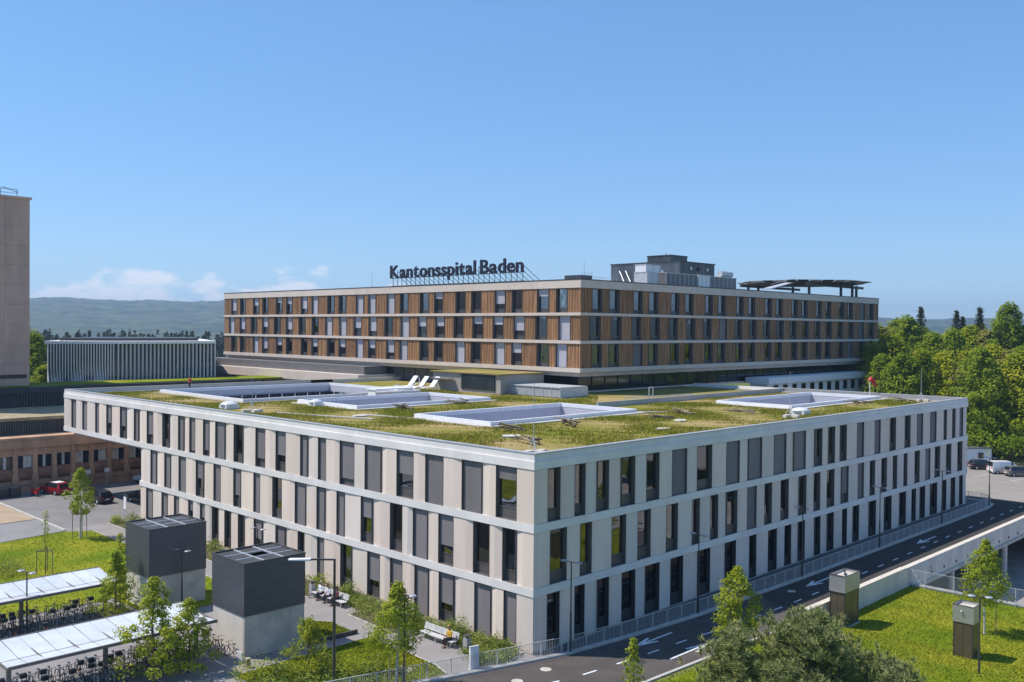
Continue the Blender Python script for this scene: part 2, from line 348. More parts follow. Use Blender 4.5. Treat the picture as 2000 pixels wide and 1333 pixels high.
struct(MB().box(-7.9, 45, 59.6, 84.9, -0.3, 0.0).build('plaza', ASPH))
sheet('side_road', [(-60, 57.3), (-14.6, 57.1), (-8.1, 58.4), (-8.1, 66.4), (-60, 66.4)], mat('asphalt_side', (0.23, 0.225, 0.225), 0.9, 0.06, 0.3, bump=0.1, bscale=50), 0.004)
sheet('sand_yard', [(-60, 66.6), (-8.1, 66.6), (-8.1, 84.4), (-60, 84.4)], SAND, 0.004)
struct(MB().box(-60, -0.05, -2.0, 59.59, -0.3, 0.002).build('pavement', PAVE))
kb = thing('kerb', None, None); kb['kind'] = 'structure'
def kerb(pts, name='kerb_line', wd=0.18, h=0.1, z=0.0, m=KERB):
    b = MB()
    for p, q in zip(pts[:-1], pts[1:]): b.bar((p[0], p[1], z+h/2-0.06), (q[0], q[1], z+h/2-0.06), wd, h+0.12)
    return b.build(name, m, kb)
kerb([(-8.0, 58.5), (-8.0, 84.3)], wd=0.3, h=0.12); kerb([(-60, 57.2), (-14.6, 57.02), (-8.2, 58.3)], wd=0.12, h=0.05, m=DARKMETAL)
kerb([(-60, 66.5), (-8.2, 66.5)], wd=0.1, h=0.03, m=DARKMETAL)

def lawn(name, poly, z=0.03): return sheet(name, poly, LAWN, z)
for p in (LAWN_A, LAWN_B, LAWN_C): lawn('lawn', p)
kerb([(-5.9, 56.5), (-5.9, 19.0)], wd=0.1, h=0.05); kerb([(-9.2, 11.6), (-5.6, 11.4)], wd=0.14, h=0.28, m=DARKMETAL)
kerb([(-16.5, 10.0), (-5.3, 10.2)], wd=0.08, h=0.05); kerb([(-5.35, 10.1), (-5.7, 3.0), (-6.2, 1.4)], wd=0.1, h=0.06)
kerb([(-5.4, 14.6), (-6.5, 16.1), (-9.2, 16.3)], wd=0.1, h=0.05)
# planting beds along the facade
BEDS = [[(-3.3, 59.3), (-3.3, 20.9), (-0.25, 20.9), (-0.25, 58.9)], [(-2.35, 20.9), (-2.35, 15.3), (-0.25, 15.3), (-0.25, 20.9)],
        [(-3.6, 15.2), (-3.9, 8.6), (-0.25, 8.6), (-0.25, 15.2)], [(-2.2, 8.5), (-2.2, 3.6), (-0.25, 3.6), (-0.25, 8.5)],
        [(-3.2, 3.5), (-3.2, 1.1), (-2.2, 0.15), (-0.9, 0.5), (-0.25, 1.3), (-0.25, 3.5)]]
for p in BEDS: sheet('planting_bed', p, SOIL, 0.03)
for p in ([(-3.35, 59.3), (-3.35, 20.9), (-2.4, 20.85)], [(-2.4, 15.3), (-3.65, 15.2), (-3.95, 8.55), (-2.2, 8.5)], [(-2.2, 3.6), (-3.25, 3.5), (-3.25, 1.1), (-2.2, 0.1), (-0.9, 0.45), (-0.25, 1.25)]): kerb(p, wd=0.12, h=0.08)
PLINTH = mat('plinth_stone', (0.52, 0.47, 0.40), 0.85, 0.1, 1.5)
kerb([(-0.35, 0.6), (-0.35, 59)], wd=0.3, h=0.1, m=PLINTH)
sheet('stone_slab', [(-8.35, 4.2), (-7.35, 4.4), (-7.1, 3.2), (-8.1, 3.0)], CONC2, 0.036)

# the road along the right-hand face ----------------------------------------
NE = [(-45, 11.4), (-8.24, 1.05), (1.66, -1.6), (8, -2.35), (15, -2.85), (30, -3.12), (76, -3.1), (79.6, -2.6), (81.2, -1.0), (81.6, 2.0)]
SE = [(120, -8.3), (76, -8.3), (20, -8.3), (15.7, -8.5), (7.8, -8.1), (1.43, -7.86), (-10, -5.3), (-45, 3.9)]
road = sheet('road', NE[:4]+[(15, -2.85), (22.6, -3.02), (21.3, -8.32), (15.7, -8.5), (7.8, -8.1), (1.43, -7.86), (-10, -5.3), (-45, 3.9)], ROADM, 0.012)
deck = struct(MB().prism([(22.6, -3.02), (30, -3.12), (76, -3.1), (79.6, -2.6), (81.2, -1.0), (81.6, 2), (84.0, 2.0), (84.0, -8.3), (21.3, -8.32)], -0.45, 0.012).build('road_deck', ROADD))
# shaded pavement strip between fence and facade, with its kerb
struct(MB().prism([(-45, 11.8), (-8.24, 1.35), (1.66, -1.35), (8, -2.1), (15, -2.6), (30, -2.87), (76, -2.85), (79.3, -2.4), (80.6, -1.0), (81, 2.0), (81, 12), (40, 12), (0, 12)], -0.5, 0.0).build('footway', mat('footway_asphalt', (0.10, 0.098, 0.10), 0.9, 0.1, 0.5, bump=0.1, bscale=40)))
kerb([(-45, 11.6), (-8.24, 1.2), (1.66, -1.47), (8, -2.22), (15, -2.72), (30, -3.0), (76, -2.98), (79.4, -2.5), (80.9, -1.0), (81.3, 2.0)], wd=0.32, h=0.14)
kerb([(20.0, -8.42), (15.7, -8.6), (7.8, -8.2), (1.43, -7.96), (-10, -5.4), (-45, 3.8)], wd=0.22, h=0.08)
# dark joint lines in the asphalt
for p in ([(1.9, -1.95), (-8.0, 0.55), (-40, 9.6)], [(2.6, -2.0), (6.6, -7.9)], [(2.4, -1.75), (6.8, -5.05)]):
    MB().add([(x, y, 0.016) for x, y in p+offset_poly(p, 0.10)[::-1]], [tuple(range(2*len(p)))]).build('joint', DARKMETAL, road)
def flat(poly, m, parent, name, z=0.02):
    a = sum(poly[i][0]*poly[(i+1) % len(poly)][1]-poly[(i+1) % len(poly)][0]*poly[i][1] for i in range(len(poly)))
    if a < 0: poly = poly[::-1]
    return MB().add([(x, y, z) for x, y in poly], [tuple(range(len(poly)))]).build(name, m, parent)
cl_x = [-20, -8, -1, 4.4, 9.8, 14, 19, 24.8, 40, 58, 76, 120]; cl_y = [0.2, -2.8, -4.46, -4.99, -5.25, -5.65, -5.9, -5.98, -5.8, -5.45, -5.4, -5.4]
x = -18.0
while x < 82:
    y = float(np.interp(x, cl_x, cl_y)); y2 = float(np.interp(x+1.15, cl_x, cl_y))
    flat([(x, y-0.07), (x+1.15, y2-0.07), (x+1.15, y2+0.07), (x, y+0.07)], PAINT, road if x < 21 else deck, 'lane_dash'); x += 2.95 if x < 30 else 3.4
def arrow(x0, x1, y, parent):
    s = 1 if x1 > x0 else -1; hx = x1-s*2.2
    P = [(x0, y-0.09), (x1-s*1.3, y-0.09), (hx, y-0.47), (hx-s*0.25, y-0.36), (x1-s*1.62, y-0.05)]
    flat([(x0, y-0.08), (x1-s*1.0, y-0.08), (x1-s*1.0, y+0.08), (x0, y+0.08)], PAINT, parent, 'lane_arrow', 0.020)
    flat([(x1, y), (hx, y-0.5), (hx-s*0.05, y-0.33), (x1-s*1.25, y-0.06)], PAINT, parent, 'lane_arrow', 0.021)
    flat([(x1, y), (hx, y+0.5), (hx-s*0.05, y+0.33), (x1-s*1.25, y+0.06)], PAINT, parent, 'lane_arrow', 0.022)
arrow(10.33, 5.9, -3.62, road); arrow(5.8, 10.4, -6.65, road); arrow(32.7, 28.0, -4.46, deck); arrow(55.8, 50.8, -4.55, deck)
for i, (x, y, m) in enumerate(((-1.26, -2.32, CONC), (-3.94, -2.45, CONC), (4.1, -5.6, DARKMETAL), (26.0, -4.3, CONC))):
    flat([(x+0.36*math.cos(t*math.pi/8), y+0.36*math.sin(t*math.pi/8)) for t in range(16)], m, road if x < 20 else deck, 'manhole_cover', 0.018)
# right lawn over the bank, and the sunken drive
v, f = [], []; gx = [1.5, 5, 9, 13, 15, 17, 19, 21, 24, 28, 33, 38.7]; gy = [-62, -40, -25, -18, -13, -10, -8.75]
for y in gy:
    for x in gx:
        yy = min(y, float(np.interp(x, [1.43, 7.8, 15.7, 20, 40], [-7.98, -8.22, -8.62, -8.65, -8.65]))) if y > -9 else y
        v.append((x, yy, gz(x, min(y, -8.7))+0.03 if x > 13 else 0.03))
for j in range(len(gy)-1):
    for i in range(len(gx)-1): f.append((j*len(gx)+i, j*len(gx)+i+1, (j+1)*len(gx)+i+1, (j+1)*len(gx)+i))
struct(MB().add(v, f).build('lawn', LAWN))
sheet('lawn', [(1.45, -62), (-30, -62), (-30, -0.3), (-10, -5.5), (1.45, -7.98)], LAWN, 0.02)
struct(MB().box(39.1, 91.8, -69, -1.35, -5.7, -5.5).build('sunken_drive', mat('drive_asphalt', (0.30, 0.27, 0.24), 0.9, 0.12, 0.4)))
SW = thing('retaining_wall', 'pale concrete retaining wall below the mesh fence beside the sunken drive', 'wall', (39, -9, -5.6), world=True)
MB().box(38.75, 39.15, -60, -8.6, -5.6, -0.95).build('wall', CONC2, SW); MB().box(38.68, 39.22, -60, -8.6, -0.95, -0.87).build('coping', KERB, SW)
BW = thing('underpass_wall', 'dark concrete rear wall deep under the bridge', 'wall', (60, -1.4, -5.6), world=True)
MB().box(39.1, 91.8, -1.5, -1.3, -5.5, -0.46).build('wall', CONC, BW)
for x in range(40, 92, 6): MB().box(x, x+5.96, -69, -68.8, -5.5, -0.1).build('panel', CONC, BW)
for y in range(-66, -10, 4): flat([(63, y), (63.15, y), (63.15, y+1.6), (63, y+1.6)], PAINT, BW, 'lane_dash', -5.47)
# bridge parapet and girder
BR = thing('bridge', 'pale concrete bridge girder and parapet carrying the road over the drive', 'bridge', (37, -8.5, -1.1), world=True)
segs = [20.0, 25.9, 31.8, 37.8, 45.6, 53.4, 61.2, 69.0, 76.8, 84.6, 92.0]
for a, b in zip(segs[:-1], segs[1:]):
    zl = -1.25 if b <= 38 else -1.48
    MB().box(a+0.01, b-0.01, -8.75, -8.35, zl if b > 38 else min(-0.4, gz(b, -9)-0.2), 0.56 if a > 36 else 0.60).build('parapet_panel', CONC2, BR)
    MB().box(a+0.005, b-0.005, -8.80, -8.31, 0.56 if a > 36 else 0.60, 0.64 if a > 36 else 0.68).build('coping', mat('bright_coping', (0.62, 0.56, 0.48), 0.8, 0.06, 1), BR)
MB().box(38.5, 92, -8.9, -8.76, -1.52, -1.2).build('girder_flange', CONC, BR)
for i in range(13): MB().tube((40.5+i*3.05, -8.80, -0.72-0.008*i), (40.5+i*3.05, -8.72, -0.72-0.008*i), 0.13, n=10).build('drain_hole', BLACKP, BR)
for x, y in ((50.5, -8.0), (66, -8.0), (81, -8.0), (50.5, -4), (66, -4)): MB().tube((x, y, -5.5), (x, y, -0.46), 0.32, 0.32, 12).build('column', CONC2, BR)
for a in (43.4, 59.8): MB().bar((a, -8.80, -0.25), (a+0.7, -8.80, -0.36), 0.06, 0.12).build('scupper', GALV, BR)

# right car park
struct(MB().box(81.7, 128, -60, 60, -0.4, 0.008).build('car_park', CARPARK))
cpk = [o for o in COL.objects if o.name == 'car_park'][0]
for i in range(7): flat([(88+i*2.7, -2), (88.1+i*2.7, -2), (84.1+i*2.7, 4.6), (84+i*2.7, 4.6)], YELLOW, cpk, 'bay_line', 0.016)
for i in range(5): flat([(101+i*0.0, 12-i*5.0), (106, 11-i*5.0), (106, 10.9-i*5), (101, 11.9-i*5)], PAINT, cpk, 'bay_line', 0.018)
# grassy slope with a gravel track and low wall in front of the wood
v, f = [], []
SLX = [117, 120, 124, 128, 134, 142, 156, 200]; SLZ = [0.02, 0.9, 2.1, 3.0, 3.8, 4.4, 5, 6]
for i, x in enumerate(SLX):
    for y in (-40, -10, 0, 10, 18, 30, 60, 140): v.append((x+0.35*(10-y), y, SLZ[i]+RNG.uniform(-.15, .15)*(i > 0)))
for i in range(len(SLX)-1):
    for j in range(7): f.append((i*8+j, (i+1)*8+j, (i+1)*8+j+1, i*8+j+1))
struct(MB().add(v, f).build('slope', mat('rough_grass', (0.10, 0.12, 0.03), 0.95, col2=(0.24, 0.20, 0.10), scale=0.35, bump=0.5, bscale=6)))
tw = thing('gravel_bank', 'pale gravel bank running up behind the parked cars', 'bank', (120, 8, 0.9), world=True)
v = []
for x, z in ((120.6, 1.3), (121.6, 2.7)):
    for y in (-30, -8, 2, 12, 22, 40): v.append((x+0.35*(10-y), y, z+RNG.uniform(-.2, .2)))
MB().add(v, [(j, 6+j, 7+j, j+1) for j in range(5)]).build('track', GRAVEL, tw)

# ================================================================== FRONT BUILDING
ZT, ZS, ZB, Z2T, Z2B, Z1T, Z1B = 13.0, 12.55, 12.0, 8.43, 7.885, 4.25, 3.71
LX, LY, LY2 = 77.95, 81.15, 59.1
def FB(mb, face, u0, u1, w0, w1, z0, z1):
    k, ox, oy = face
    if k == 'L': return mb.box(ox-w0, ox-w1, oy+u0, oy+u1, z0, z1)
    return mb.box(ox+u0, ox+u1, oy-w0, oy-w1, z0, z1)
def FP(face, u, w):
    k, ox, oy = face
    return (ox-w, oy+u) if k == 'L' else (ox+u, oy-w)
FL, FR = ('L', 0.0, 0.0), ('R', 0.0, 0.0)
LT=[(1.62,3.6),(4.99,7.03),(8.96,10.98),(12.32,14.34),(16.29,18.34),(19.71,21.72),(23.65,24.82),(26.45,27.51),(29.79,31.44),(33.17,34.87),(37.17,38.81),(40.53,42.35),(43.58,44.8),(46.43,47.67),(48.9,50.12),(52.19,53.72),(55.84,57.45),(59.56,60.7),(62.83,64.39),(66.76,68.15),(70.23,71.36),(73.81,75.28),(77.21,78.75)]
LM=[(1.69,2.94),(4.16,5.81),(7.84,9.48),(10.71,12.36),(13.59,15.1),(17.37,18.82),(21.05,22.12),(23.81,25.0),(26.67,28.31),(30.37,31.95),(34.01,35.19),(37.48,38.84),(41.21,42.66),(44.71,46.27),(48.37,49.98),(51.82,53.22),(55.14,56.51)]
LG=[(1.56,2.78),(4.03,5.65),(7.83,9.4),(10.58,12.14),(13.55,15.04),(16.3,17.93),(20.01,21.55),(23.84,24.87),(26.75,27.82),(29.86,31.4),(33.69,35.1),(36.97,37.95),(39.44,40.5),(41.73,42.95),(44.39,45.37),(46.82,47.84),(49.82,50.98),(52.5,53.84),(55.96,57.54)]
RT=[(1.35,2.61),(4.04,5.19),(6.48,7.74),(9.19,10.75),(12.1,13.73),(15.35,17.36),(18.73,20.88),(22.97,25.06),(26.51,28.68),(30.75,32.89),(34.32,36.51),(38.4,39.75),(41.03,42.36),(43.66,44.87),(47.12,48.74),(51.24,52.69),(54.93,56.56),(59.03,60.44),(62.3,63.93),(66.21,67.89),(70.11,71.08),(72.79,73.83),(75.21,76.37)]
RM=[(1.62,3.3),(4.65,5.91),(8.08,9.74),(11.1,12.71),(14.65,16.2),(18.08,19.19),(20.69,21.85),(23.16,24.77),(26.31,27.86),(29.17,30.45),(31.96,33.42),(35.38,36.71),(38.13,39.43),(40.75,42.34),(43.92,45.37),(47.42,48.83),(50.21,51.46),(52.99,54.39),(55.88,57.01),(58.7,59.73),(61.7,63.13),(64.75,66.2),(67.62,69.14),(71.08,72.63),(74.64,76.27)]
RG=[(1.37,2.62),(4.13,5.2),(6.67,7.84),(9.28,10.89),(12.16,13.87),(15.34,16.97),(19.09,20.75),(23.12,24.62),(26.81,27.9),(29.86,31.39),(32.74,33.96),(35.39,36.52),(38.54,39.56),(41.12,42.29),(44.09,45.14),(46.62,47.83),(50.33,51.8),(53.98,55.69),(57.95,59.45),(60.98,62.19),(63.56,64.81),(66.62,68.38),(70.11,71.23),(73.03,74.02),(75.37,76.57)]
# blind drop of every window, listed from the far left end to the corner (left face) and from the corner on (right face)
BLT=[1,1,1,.6,.62,1,.72,0,1,.95,.85,1,0,.78,.6,1,1,.85,1,.5,1,1,.25][::-1]
BLM=[1,1,1,.5,1,.7,1,0,1,1,1,.45,0,1,.62,0,0][::-1]
BLG=[.9,1,1,.3,.4,0,0,0,.5,1,0,1,0,.62,1,1,.62,1,1][::-1]
BRT=[0,0,0,0,0,1,0,1,1,1,1,0,0,0,1,1,0,0,1,1,0,0,1]
BRM=[0,0,0,0,0,0,0,0,1,0,0,0,0,0,.75,1,0,0,0,0,0,1,0,0,0]
BRG=[0]*25
HB = thing('hospital_building', 'low three-storey building with pale cladding piers, dark window strips and a planted roof', 'building', (0, 0, 0), world=True)
def window(bld, face, u0, u1, z0, z1, blind, dark=False, dep=0.30, bl=BLIND, spandrel=0.78, bw=0.20):
    d = dep; g = 0.012; u0 += g; u1 -= g; z0 += g; z1 -= g; b = MB()
    FB(b, face, u0, u0+0.025, -d-0.08, -0.03, z0, z1); FB(b, face, u1-0.025, u1, -d-0.08, -0.03, z0, z1)        # jamb linings
    FB(b, face, u0+0.025, u1-0.025, -d-0.08, -0.06, z0, z0+0.03); FB(b, face, u0+0.025, u1-0.025, -d-0.08, -0.06, z1-0.03, z1)
    win = b.build('window', REVEAL if not dark else DARKMETAL, bld)
    zs = z0+spandrel; c = MB(); um = u0+(u1-u0)*0.62
    FB(c, face, u0+0.025, u0+0.085, -d-0.06, -d, z0+.03, z1-.03); FB(c, face, u1-0.085, u1-0.025, -d-0.06, -d, z0+.03, z1-.03)
    FB(c, face, u0+0.085, u1-0.085, -d-0.06, -d, zs-0.05, zs+0.03); FB(c, face, u0+0.085, u1-0.085, -d-0.06, -d, z1-0.14, z1-0.03)
    FB(c, face, u0+0.085, u1-0.085, -d-0.055, -d-0.03, z0+.03, zs-0.05)
    c.build('frame', SPANDREL if not dark else DARKMETAL, win)
    p = MB(); FB(p, face, u0+0.085, u1-0.085, -d-0.035, -d-0.025, zs+0.03, z1-0.14); p.build('pane', GLASS_D if dark else GLASS_W, win)
    if blind < 0.95:
        q = MB(); FB(q, face, um-0.03, um+0.03, -d-0.075, -d-0.04, zs+0.03, z1-0.14); FB(q, face, u0+0.09, u0+0.15, -d-0.075, -d-0.04, zs+0.03, z1-0.14); FB(q, face, u0+0.15, um-0.03, -d-0.075, -d-0.04, zs+0.04, zs+0.09)
        q.build('mullion', CREAM if not dark else DARKMETAL, win)
    if blind > 0:
        zb = z1-0.03-(z1-z0-0.06)*blind; s = MB(); FB(s, face, u0+0.03, u1-0.03, -bw-0.012, -bw, zb+0.03, z1-0.03); FB(s, face, u0+0.03, u1-0.03, -bw-0.025, -bw+0.015, zb, zb+0.03)
        s.build('blind', bl, win)
    return win
PANEL2 = mat('facade_panel_cool', (0.71, 0.62, 0.555), 0.7, 0.05, 0.5, rnd=0.06, spec=0.15, stretch=(1, 1, 0.25), bump=0.03, bscale=30)
def pier(bld, face, u0, u1, z0, z1, m=PANEL, edge=0.0):
    wd = u1-u0; t = random.random()
    if wd > 0.9 and t < 0.85:
        fr = random.uniform(0.3, 0.65); r = random.uniform(0.12, 0.20)
        prof = [(u0, -r), (u0+wd*fr, -0.045), (u1, -0.05)] if t < 0.45 else [(u0, -0.05), (u0+wd*fr, -0.045), (u1, -r)]
    else: prof = [(u0, -0.05), (u1, -0.05-random.uniform(0, 0.07))]
    if edge: prof[0] = (prof[0][0], -0.05)
    poly = [FP(face, u, w_) for u, w_ in prof+[(u1, -0.42), (u0, -0.42)]]
    return MB().prism(poly, z0+0.022, z1-0.022).build('pier_panel', m if random.random() < .6 else PANEL2, bld)
def storey(bld, face, wins, blinds, ustart, uend, z0, z1, dark=False):
    e = [ustart]+[u for w_ in wins for u in w_]+[uend]
    for k in range(0, len(e), 2): pier(bld, face, e[k]+0.004, e[k+1]-0.004, z0, z1, edge=(k == 0))
    for (a, b), q in zip(wins, blinds): window(bld, face, a, b, z0, z1, q, dark)
storey(HB, FL, LT, BLT, 0.05, LY, Z2T, ZB); storey(HB, FL, LM, BLM, 0.05, LY2, Z1T, Z2B); storey(HB, FL, LG, BLG, 0.05, LY2, 0.12, Z1B)
storey(HB, FR, RT, BRT, 0.425, LX, Z2T, ZB); storey(HB, FR, RM, BRM, 0.425, LX, Z1T, Z2B); storey(HB, FR, RG, BRG, 0.425, LX, 0.05, Z1B, dark=True)
def bands(bld, face, u0, u1, z0, z1, w0=0.0, step=4.7, m=BAND, name='band_panel', back=-0.45):
    n = max(1, round((u1-u0)/step)); s = (u1-u0)/n
    for i in range(n): b = MB(); FB(b, face, u0+i*s+0.006, u0+(i+1)*s-0.006, back, w0, z0, z1); b.build(name, m, bld)
for face, s0 in ((FL, 0.0), (FR, 0.45)):
    Lf = LY if face is FL else LX; L2 = LY2 if face is FL else LX
    bands(HB, face, s0, Lf, ZB, ZS); bands(HB, face, s0+(0.08 if face is FL else 0), Lf, ZS+0.003, ZT, w0=-0.08)
    bands(HB, face, s0, Lf, Z2B, Z2T); bands(HB, face, s0, L2, Z1B, Z1T)
    c = MB(); FB(c, face, (0.0 if face is FL else 0.5), Lf, -0.50, -0.05, ZT+0.012, ZT+0.075); c.build('coping', COPING, HB)
    b = MB(); FB(b, face, 0.06 if face is FL else 0.46, Lf, -0.44, -0.10, ZT-0.0, ZT+0.012); b.build('joint_strip', DARKMETAL, HB)
b = MB(); FB(b, FR, 0.43, LX, -0.46, -0.02, -0.35, 0.045); b.build('plinth', CONC, HB)
b = MB(); FB(b, FL, 0.06, LY2, -0.44, -0.02, -0.3, 0.115); b.build('plinth', PLINTH, HB)
# interior: slabs, back wall, ends, cantilever underside
for z in (0.0, Z1B+0.02, Z2B+0.02):
    b = MB(); b.box(0.46, 7.5, 0.46, (LY2 if z < 7 else LY)-0.3, z, z+0.35); b.box(7.5, LX-0.3, 0.46, 7.5, z, z+0.35); b.build('floor_slab', mat('floor_screed', (0.42, 0.36, 0.27), 0.6, 0.15, 0.5), HB)
b = MB(); b.box(7.5, 7.7, 7.5, LY2, 0.35, 11.9); b.box(7.7, LX-0.5, 7.3, 7.49, 0.35, 11.9); b.box(7.5, 7.7, LY2, LY-0.3, 8.4, 11.9); b.build('inner_wall', INNER, HB)
for q in ((0.45, 40, LY-0.29, LY, Z2B, ZT), (0.45, 40, LY2-0.25, LY2, 0, Z2B-0.02), (LX-0.29, LX, 0.46, 40, 0, ZT-0.02)): MB().box(*q).build('end_wall', BAND, HB)
b = MB(); b.box(0.9, 40, LY2+0.02, LY-1.0, Z2B-0.42, Z2B-0.003); b.build('soffit', SOFFIT, HB)
for i in range(9): MB().box(0.72, 7.4, 6.2+i*8.2, 6.35+i*8.2, 8.8, 11.9).build('partition', INNER, HB)
for i in range(8): MB().box(9.3+i*8.2, 9.45+i*8.2, 0.72, 7.2, 4.65, 11.9 if i % 2 else 7.8).build('partition', INNER, HB)
# roof deck with the four light wells cut out
WELLS = [(14.0, 34.6, 18.6, 28.6), (15.2, 34.2, 40.2, 51.0), (52.4, 75.0, 10.2, 19.3), (10.5, 36.0, 55.5, 76.0)]
def rects(x0, x1, y0, y1, holes):
    X = sorted({x0, x1, *[h[0] for h in holes], *[h[1] for h in holes]}); Y = sorted({y0, y1, *[h[2] for h in holes], *[h[3] for h in holes]})
    for a, b_ in zip(X[:-1], X[1:]):
        for c, d in zip(Y[:-1], Y[1:]):
            mx, my = (a+b_)/2, (c+d)/2
            if not any(h[0] < mx < h[1] and h[2] < my < h[3] for h in holes): yield a, b_, c, d
b = MB()
for a, c, d, e in rects(0.45, LX-0.3, 0.45, LY-0.3, WELLS): b.add([(a, d, 12.42), (c, d, 12.42), (c, e, 12.42), (a, e, 12.42)], [(0, 1, 2, 3)])
b.build('roof', SEDUM, HB)
b = MB(); b.box(0.46, LX-0.3, 0.46, 7.4, 12.1, 12.38); b.box(0.46, 7.4, 7.4, LY-0.3, 12.1, 12.38); b.build('roof_slab', CONC, HB)
for q in ((0.5, LX-.3, 0.5, 1.3), (0.5, 1.3, 1.3, LY-.3), (LX-1.4, LX-.3, 1.3, 40), (1.3, 36, LY-1.3, LY-.3)): MB().box(*q, 12.3, 12.56).build('gravel_strip', mat('roof_gravel_strip', (0.36, 0.33, 0.27), 0.95, 0.15, 2.5, bump=0.4, bscale=25), HB)
b = MB(); b.box(36, LX, LY-0.29, LY, 12.3, ZT); b.build('end_wall', BAND, HB)
# raised line of coping at the rear of the front roof, and side parapet copings
for q in ((36.5, LX-0.3, 24.8, 25.1, 12.43, 13.02), (LX-0.5, LX-0.02, 0.5, 25.1, ZT-0.02, ZT+0.07), (0.5, 36, LY-0.5, LY-0.02, ZT+0.004, ZT+0.07)): MB().box(*q).build('rear_coping', COPING, HB)
for i, (x0, x1, y0, y1) in enumerate(WELLS):
    t = 0.32; zt = 12.84
    cb = MB(); cb.box(x0-t, x1+t, y0-t, y0, 12.43, zt); cb.box(x0-t, x1+t, y1, y1+t, 12.43, zt); cb.box(x0-t, x0, y0, y1, 12.43, zt); cb.box(x1, x1+t, y0, y1, 12.43, zt)
    cu = cb.build('light_well_curb', WHITE, HB)
    wl = MB(); wl.box(x0-0.25, x0-0.02, y0, y1, 4, 12.83); wl.box(x1+.02, x1+.25, y0, y1, 4, 12.83); wl.box(x0, x1, y0-.25, y0-.02, 4, 12.83); wl.box(x0, x1, y1+.02, y1+.25, 4, 12.83); wl.box(x0, x1, y0, y1, 3.8, 4)
    wl.build('well_wall', LILAC, cu)
    fl = MB(); fl.box(x0-t-0.5, x1+t+0.5, y0-t-0.9, y0-t-0.02, 12.43, 12.52); fl.box(x0-t-0.9, x0-t-0.02, y0-t, y1+t, 12.43, 12.52); fl.build('gravel_margin', GRAVEL if i > 2 else mat('pale_gravel', (0.5, 0.47, 0.42), 0.95, 0.12, 3), cu)
    if i == 3:      # glazed rear walls of the largest well
        gl = MB(); gl.box(x0+.3, x1-.2, y1-0.25, y1-0.15, 9.2, 11.6); gl.box(x1-.25, x1-.15, y0+.3, y1-.3, 9.2, 11.6); gl.build('glazing', NAVYG, cu)
        mu = MB()
        for k in range(12): mu.box(x0+.5+k*2.1, x0+.62+k*2.1, y1-0.32, y1-0.26, 9.2, 11.6); mu.box(x1-.32, x1-.26, y0+.6+k*1.65, y0+.7+k*1.65, 9.2, 11.6)
        mu.build('mullion', WHITE, cu)
# ================================================================== WARD BLOCK
UX, UY, ULX, ULY = 50.81, 39.75, 92.4, 95.5
UZ = [27.68, 26.64, 23.33, 22.94, 19.58, 19.16, 15.90, 15.33]
WB = thing('ward_building', 'long upper ward block with timber slat panels between pale floor bands', 'building', (UX, UY, 12.4), world=True)
WL, WR = ('L', UX, UY), ('R', UX, UY)
def slat_panel(face, u0, u1, z0, z1):
    pts = []; u = u0
    while u < u1-0.03:
        s = random.choice((0.10, 0.10, 0.14, 0.2)); e = min(u+s, u1); dw = -0.10-random.choice((0, 0, 0.03, 0.05))
        pts += [(u, -0.19), (u, dw), (e, dw), (e, -0.19)]; u = e+random.choice((0.02, 0.02, 0.035))
    poly = [FP(face, a, b_) for a, b_ in pts+[(u1, -0.26), (u0, -0.26)]]
    MB().prism(poly, z0+0.006, z1-0.006).build('slat_panel', WOOD, WB)
def ward_row(face, wins, z0, z1, uend, lit):
    e = [0.11 if face is WL else 0.27]+[u for w_ in wins for u in w_]+[uend]
    for k in range(0, len(e), 2): slat_panel(face, e[k]+0.004, e[k+1]-0.004, z0, z1)
    for a, b_ in wins:
        r = random.random(); bl = 1 if r < 0.26 else (random.uniform(0.3, 0.75) if r < 0.62 else 0)
        if not lit: bl = 1 if r < 0.12 else 0
        window(WB, face, a, b_, z0, z1, bl, dark=False, dep=0.42, bl=LBLIND if lit else BLIND, spandrel=0.55, bw=0.36)  # sun put into the blind tone: paler on the lit face, darker when shaded
UL1 = [p for k in range(11) for p in ((2.42+8.47*k, 4.5+8.47*k), (5.82+8.47*k, 7.98+8.47*k))]
UL2 = [(1.85+4.262*k, 4.05+4.262*k) for k in range(22)]
UR1 = [p for k in range(10) for p in ((2.45+9.06*k, 4.6+9.06*k), (6.1+9.06*k, 8.3+9.06*k))]
UR2 = [(2.05+4.52*k, 4.3+4.52*k) for k in range(20)]
for face, r1, r2, ue in ((WL, UL1, UL2, ULY), (WR, UR1, UR2, ULX)):
    lit = face is WL
    ward_row(face, r1, UZ[2], UZ[1], ue, lit); ward_row(face, r2, UZ[4], UZ[3], ue, lit); ward_row(face, r1, UZ[6], UZ[5], ue, lit)
    s0 = 0.0 if lit else 0.5
    for z0, z1, w0 in ((UZ[1], UZ[0], 0.0), (UZ[3], UZ[2], 0.06), (UZ[5], UZ[4], 0.06), (UZ[7], UZ[6], 0.10)):
        st = s0-(w0 if lit else 0); bands(WB, face, st, ue, z0, z1, w0, 8.5, WSLAB, 'floor_band', -0.5)
    bands(WB, face, s0+(0.6 if lit else 0.6), ue, 14.75, UZ[7]-0.004, -0.55, 12, WSLAB, 'lower_fascia', -1.6)
    c = MB(); FB(c, face, 0 if lit else 0.46, ue, -0.45, 0.03, UZ[0]+.004, UZ[0]+0.14); c.build('coping', DARKMETAL, WB)
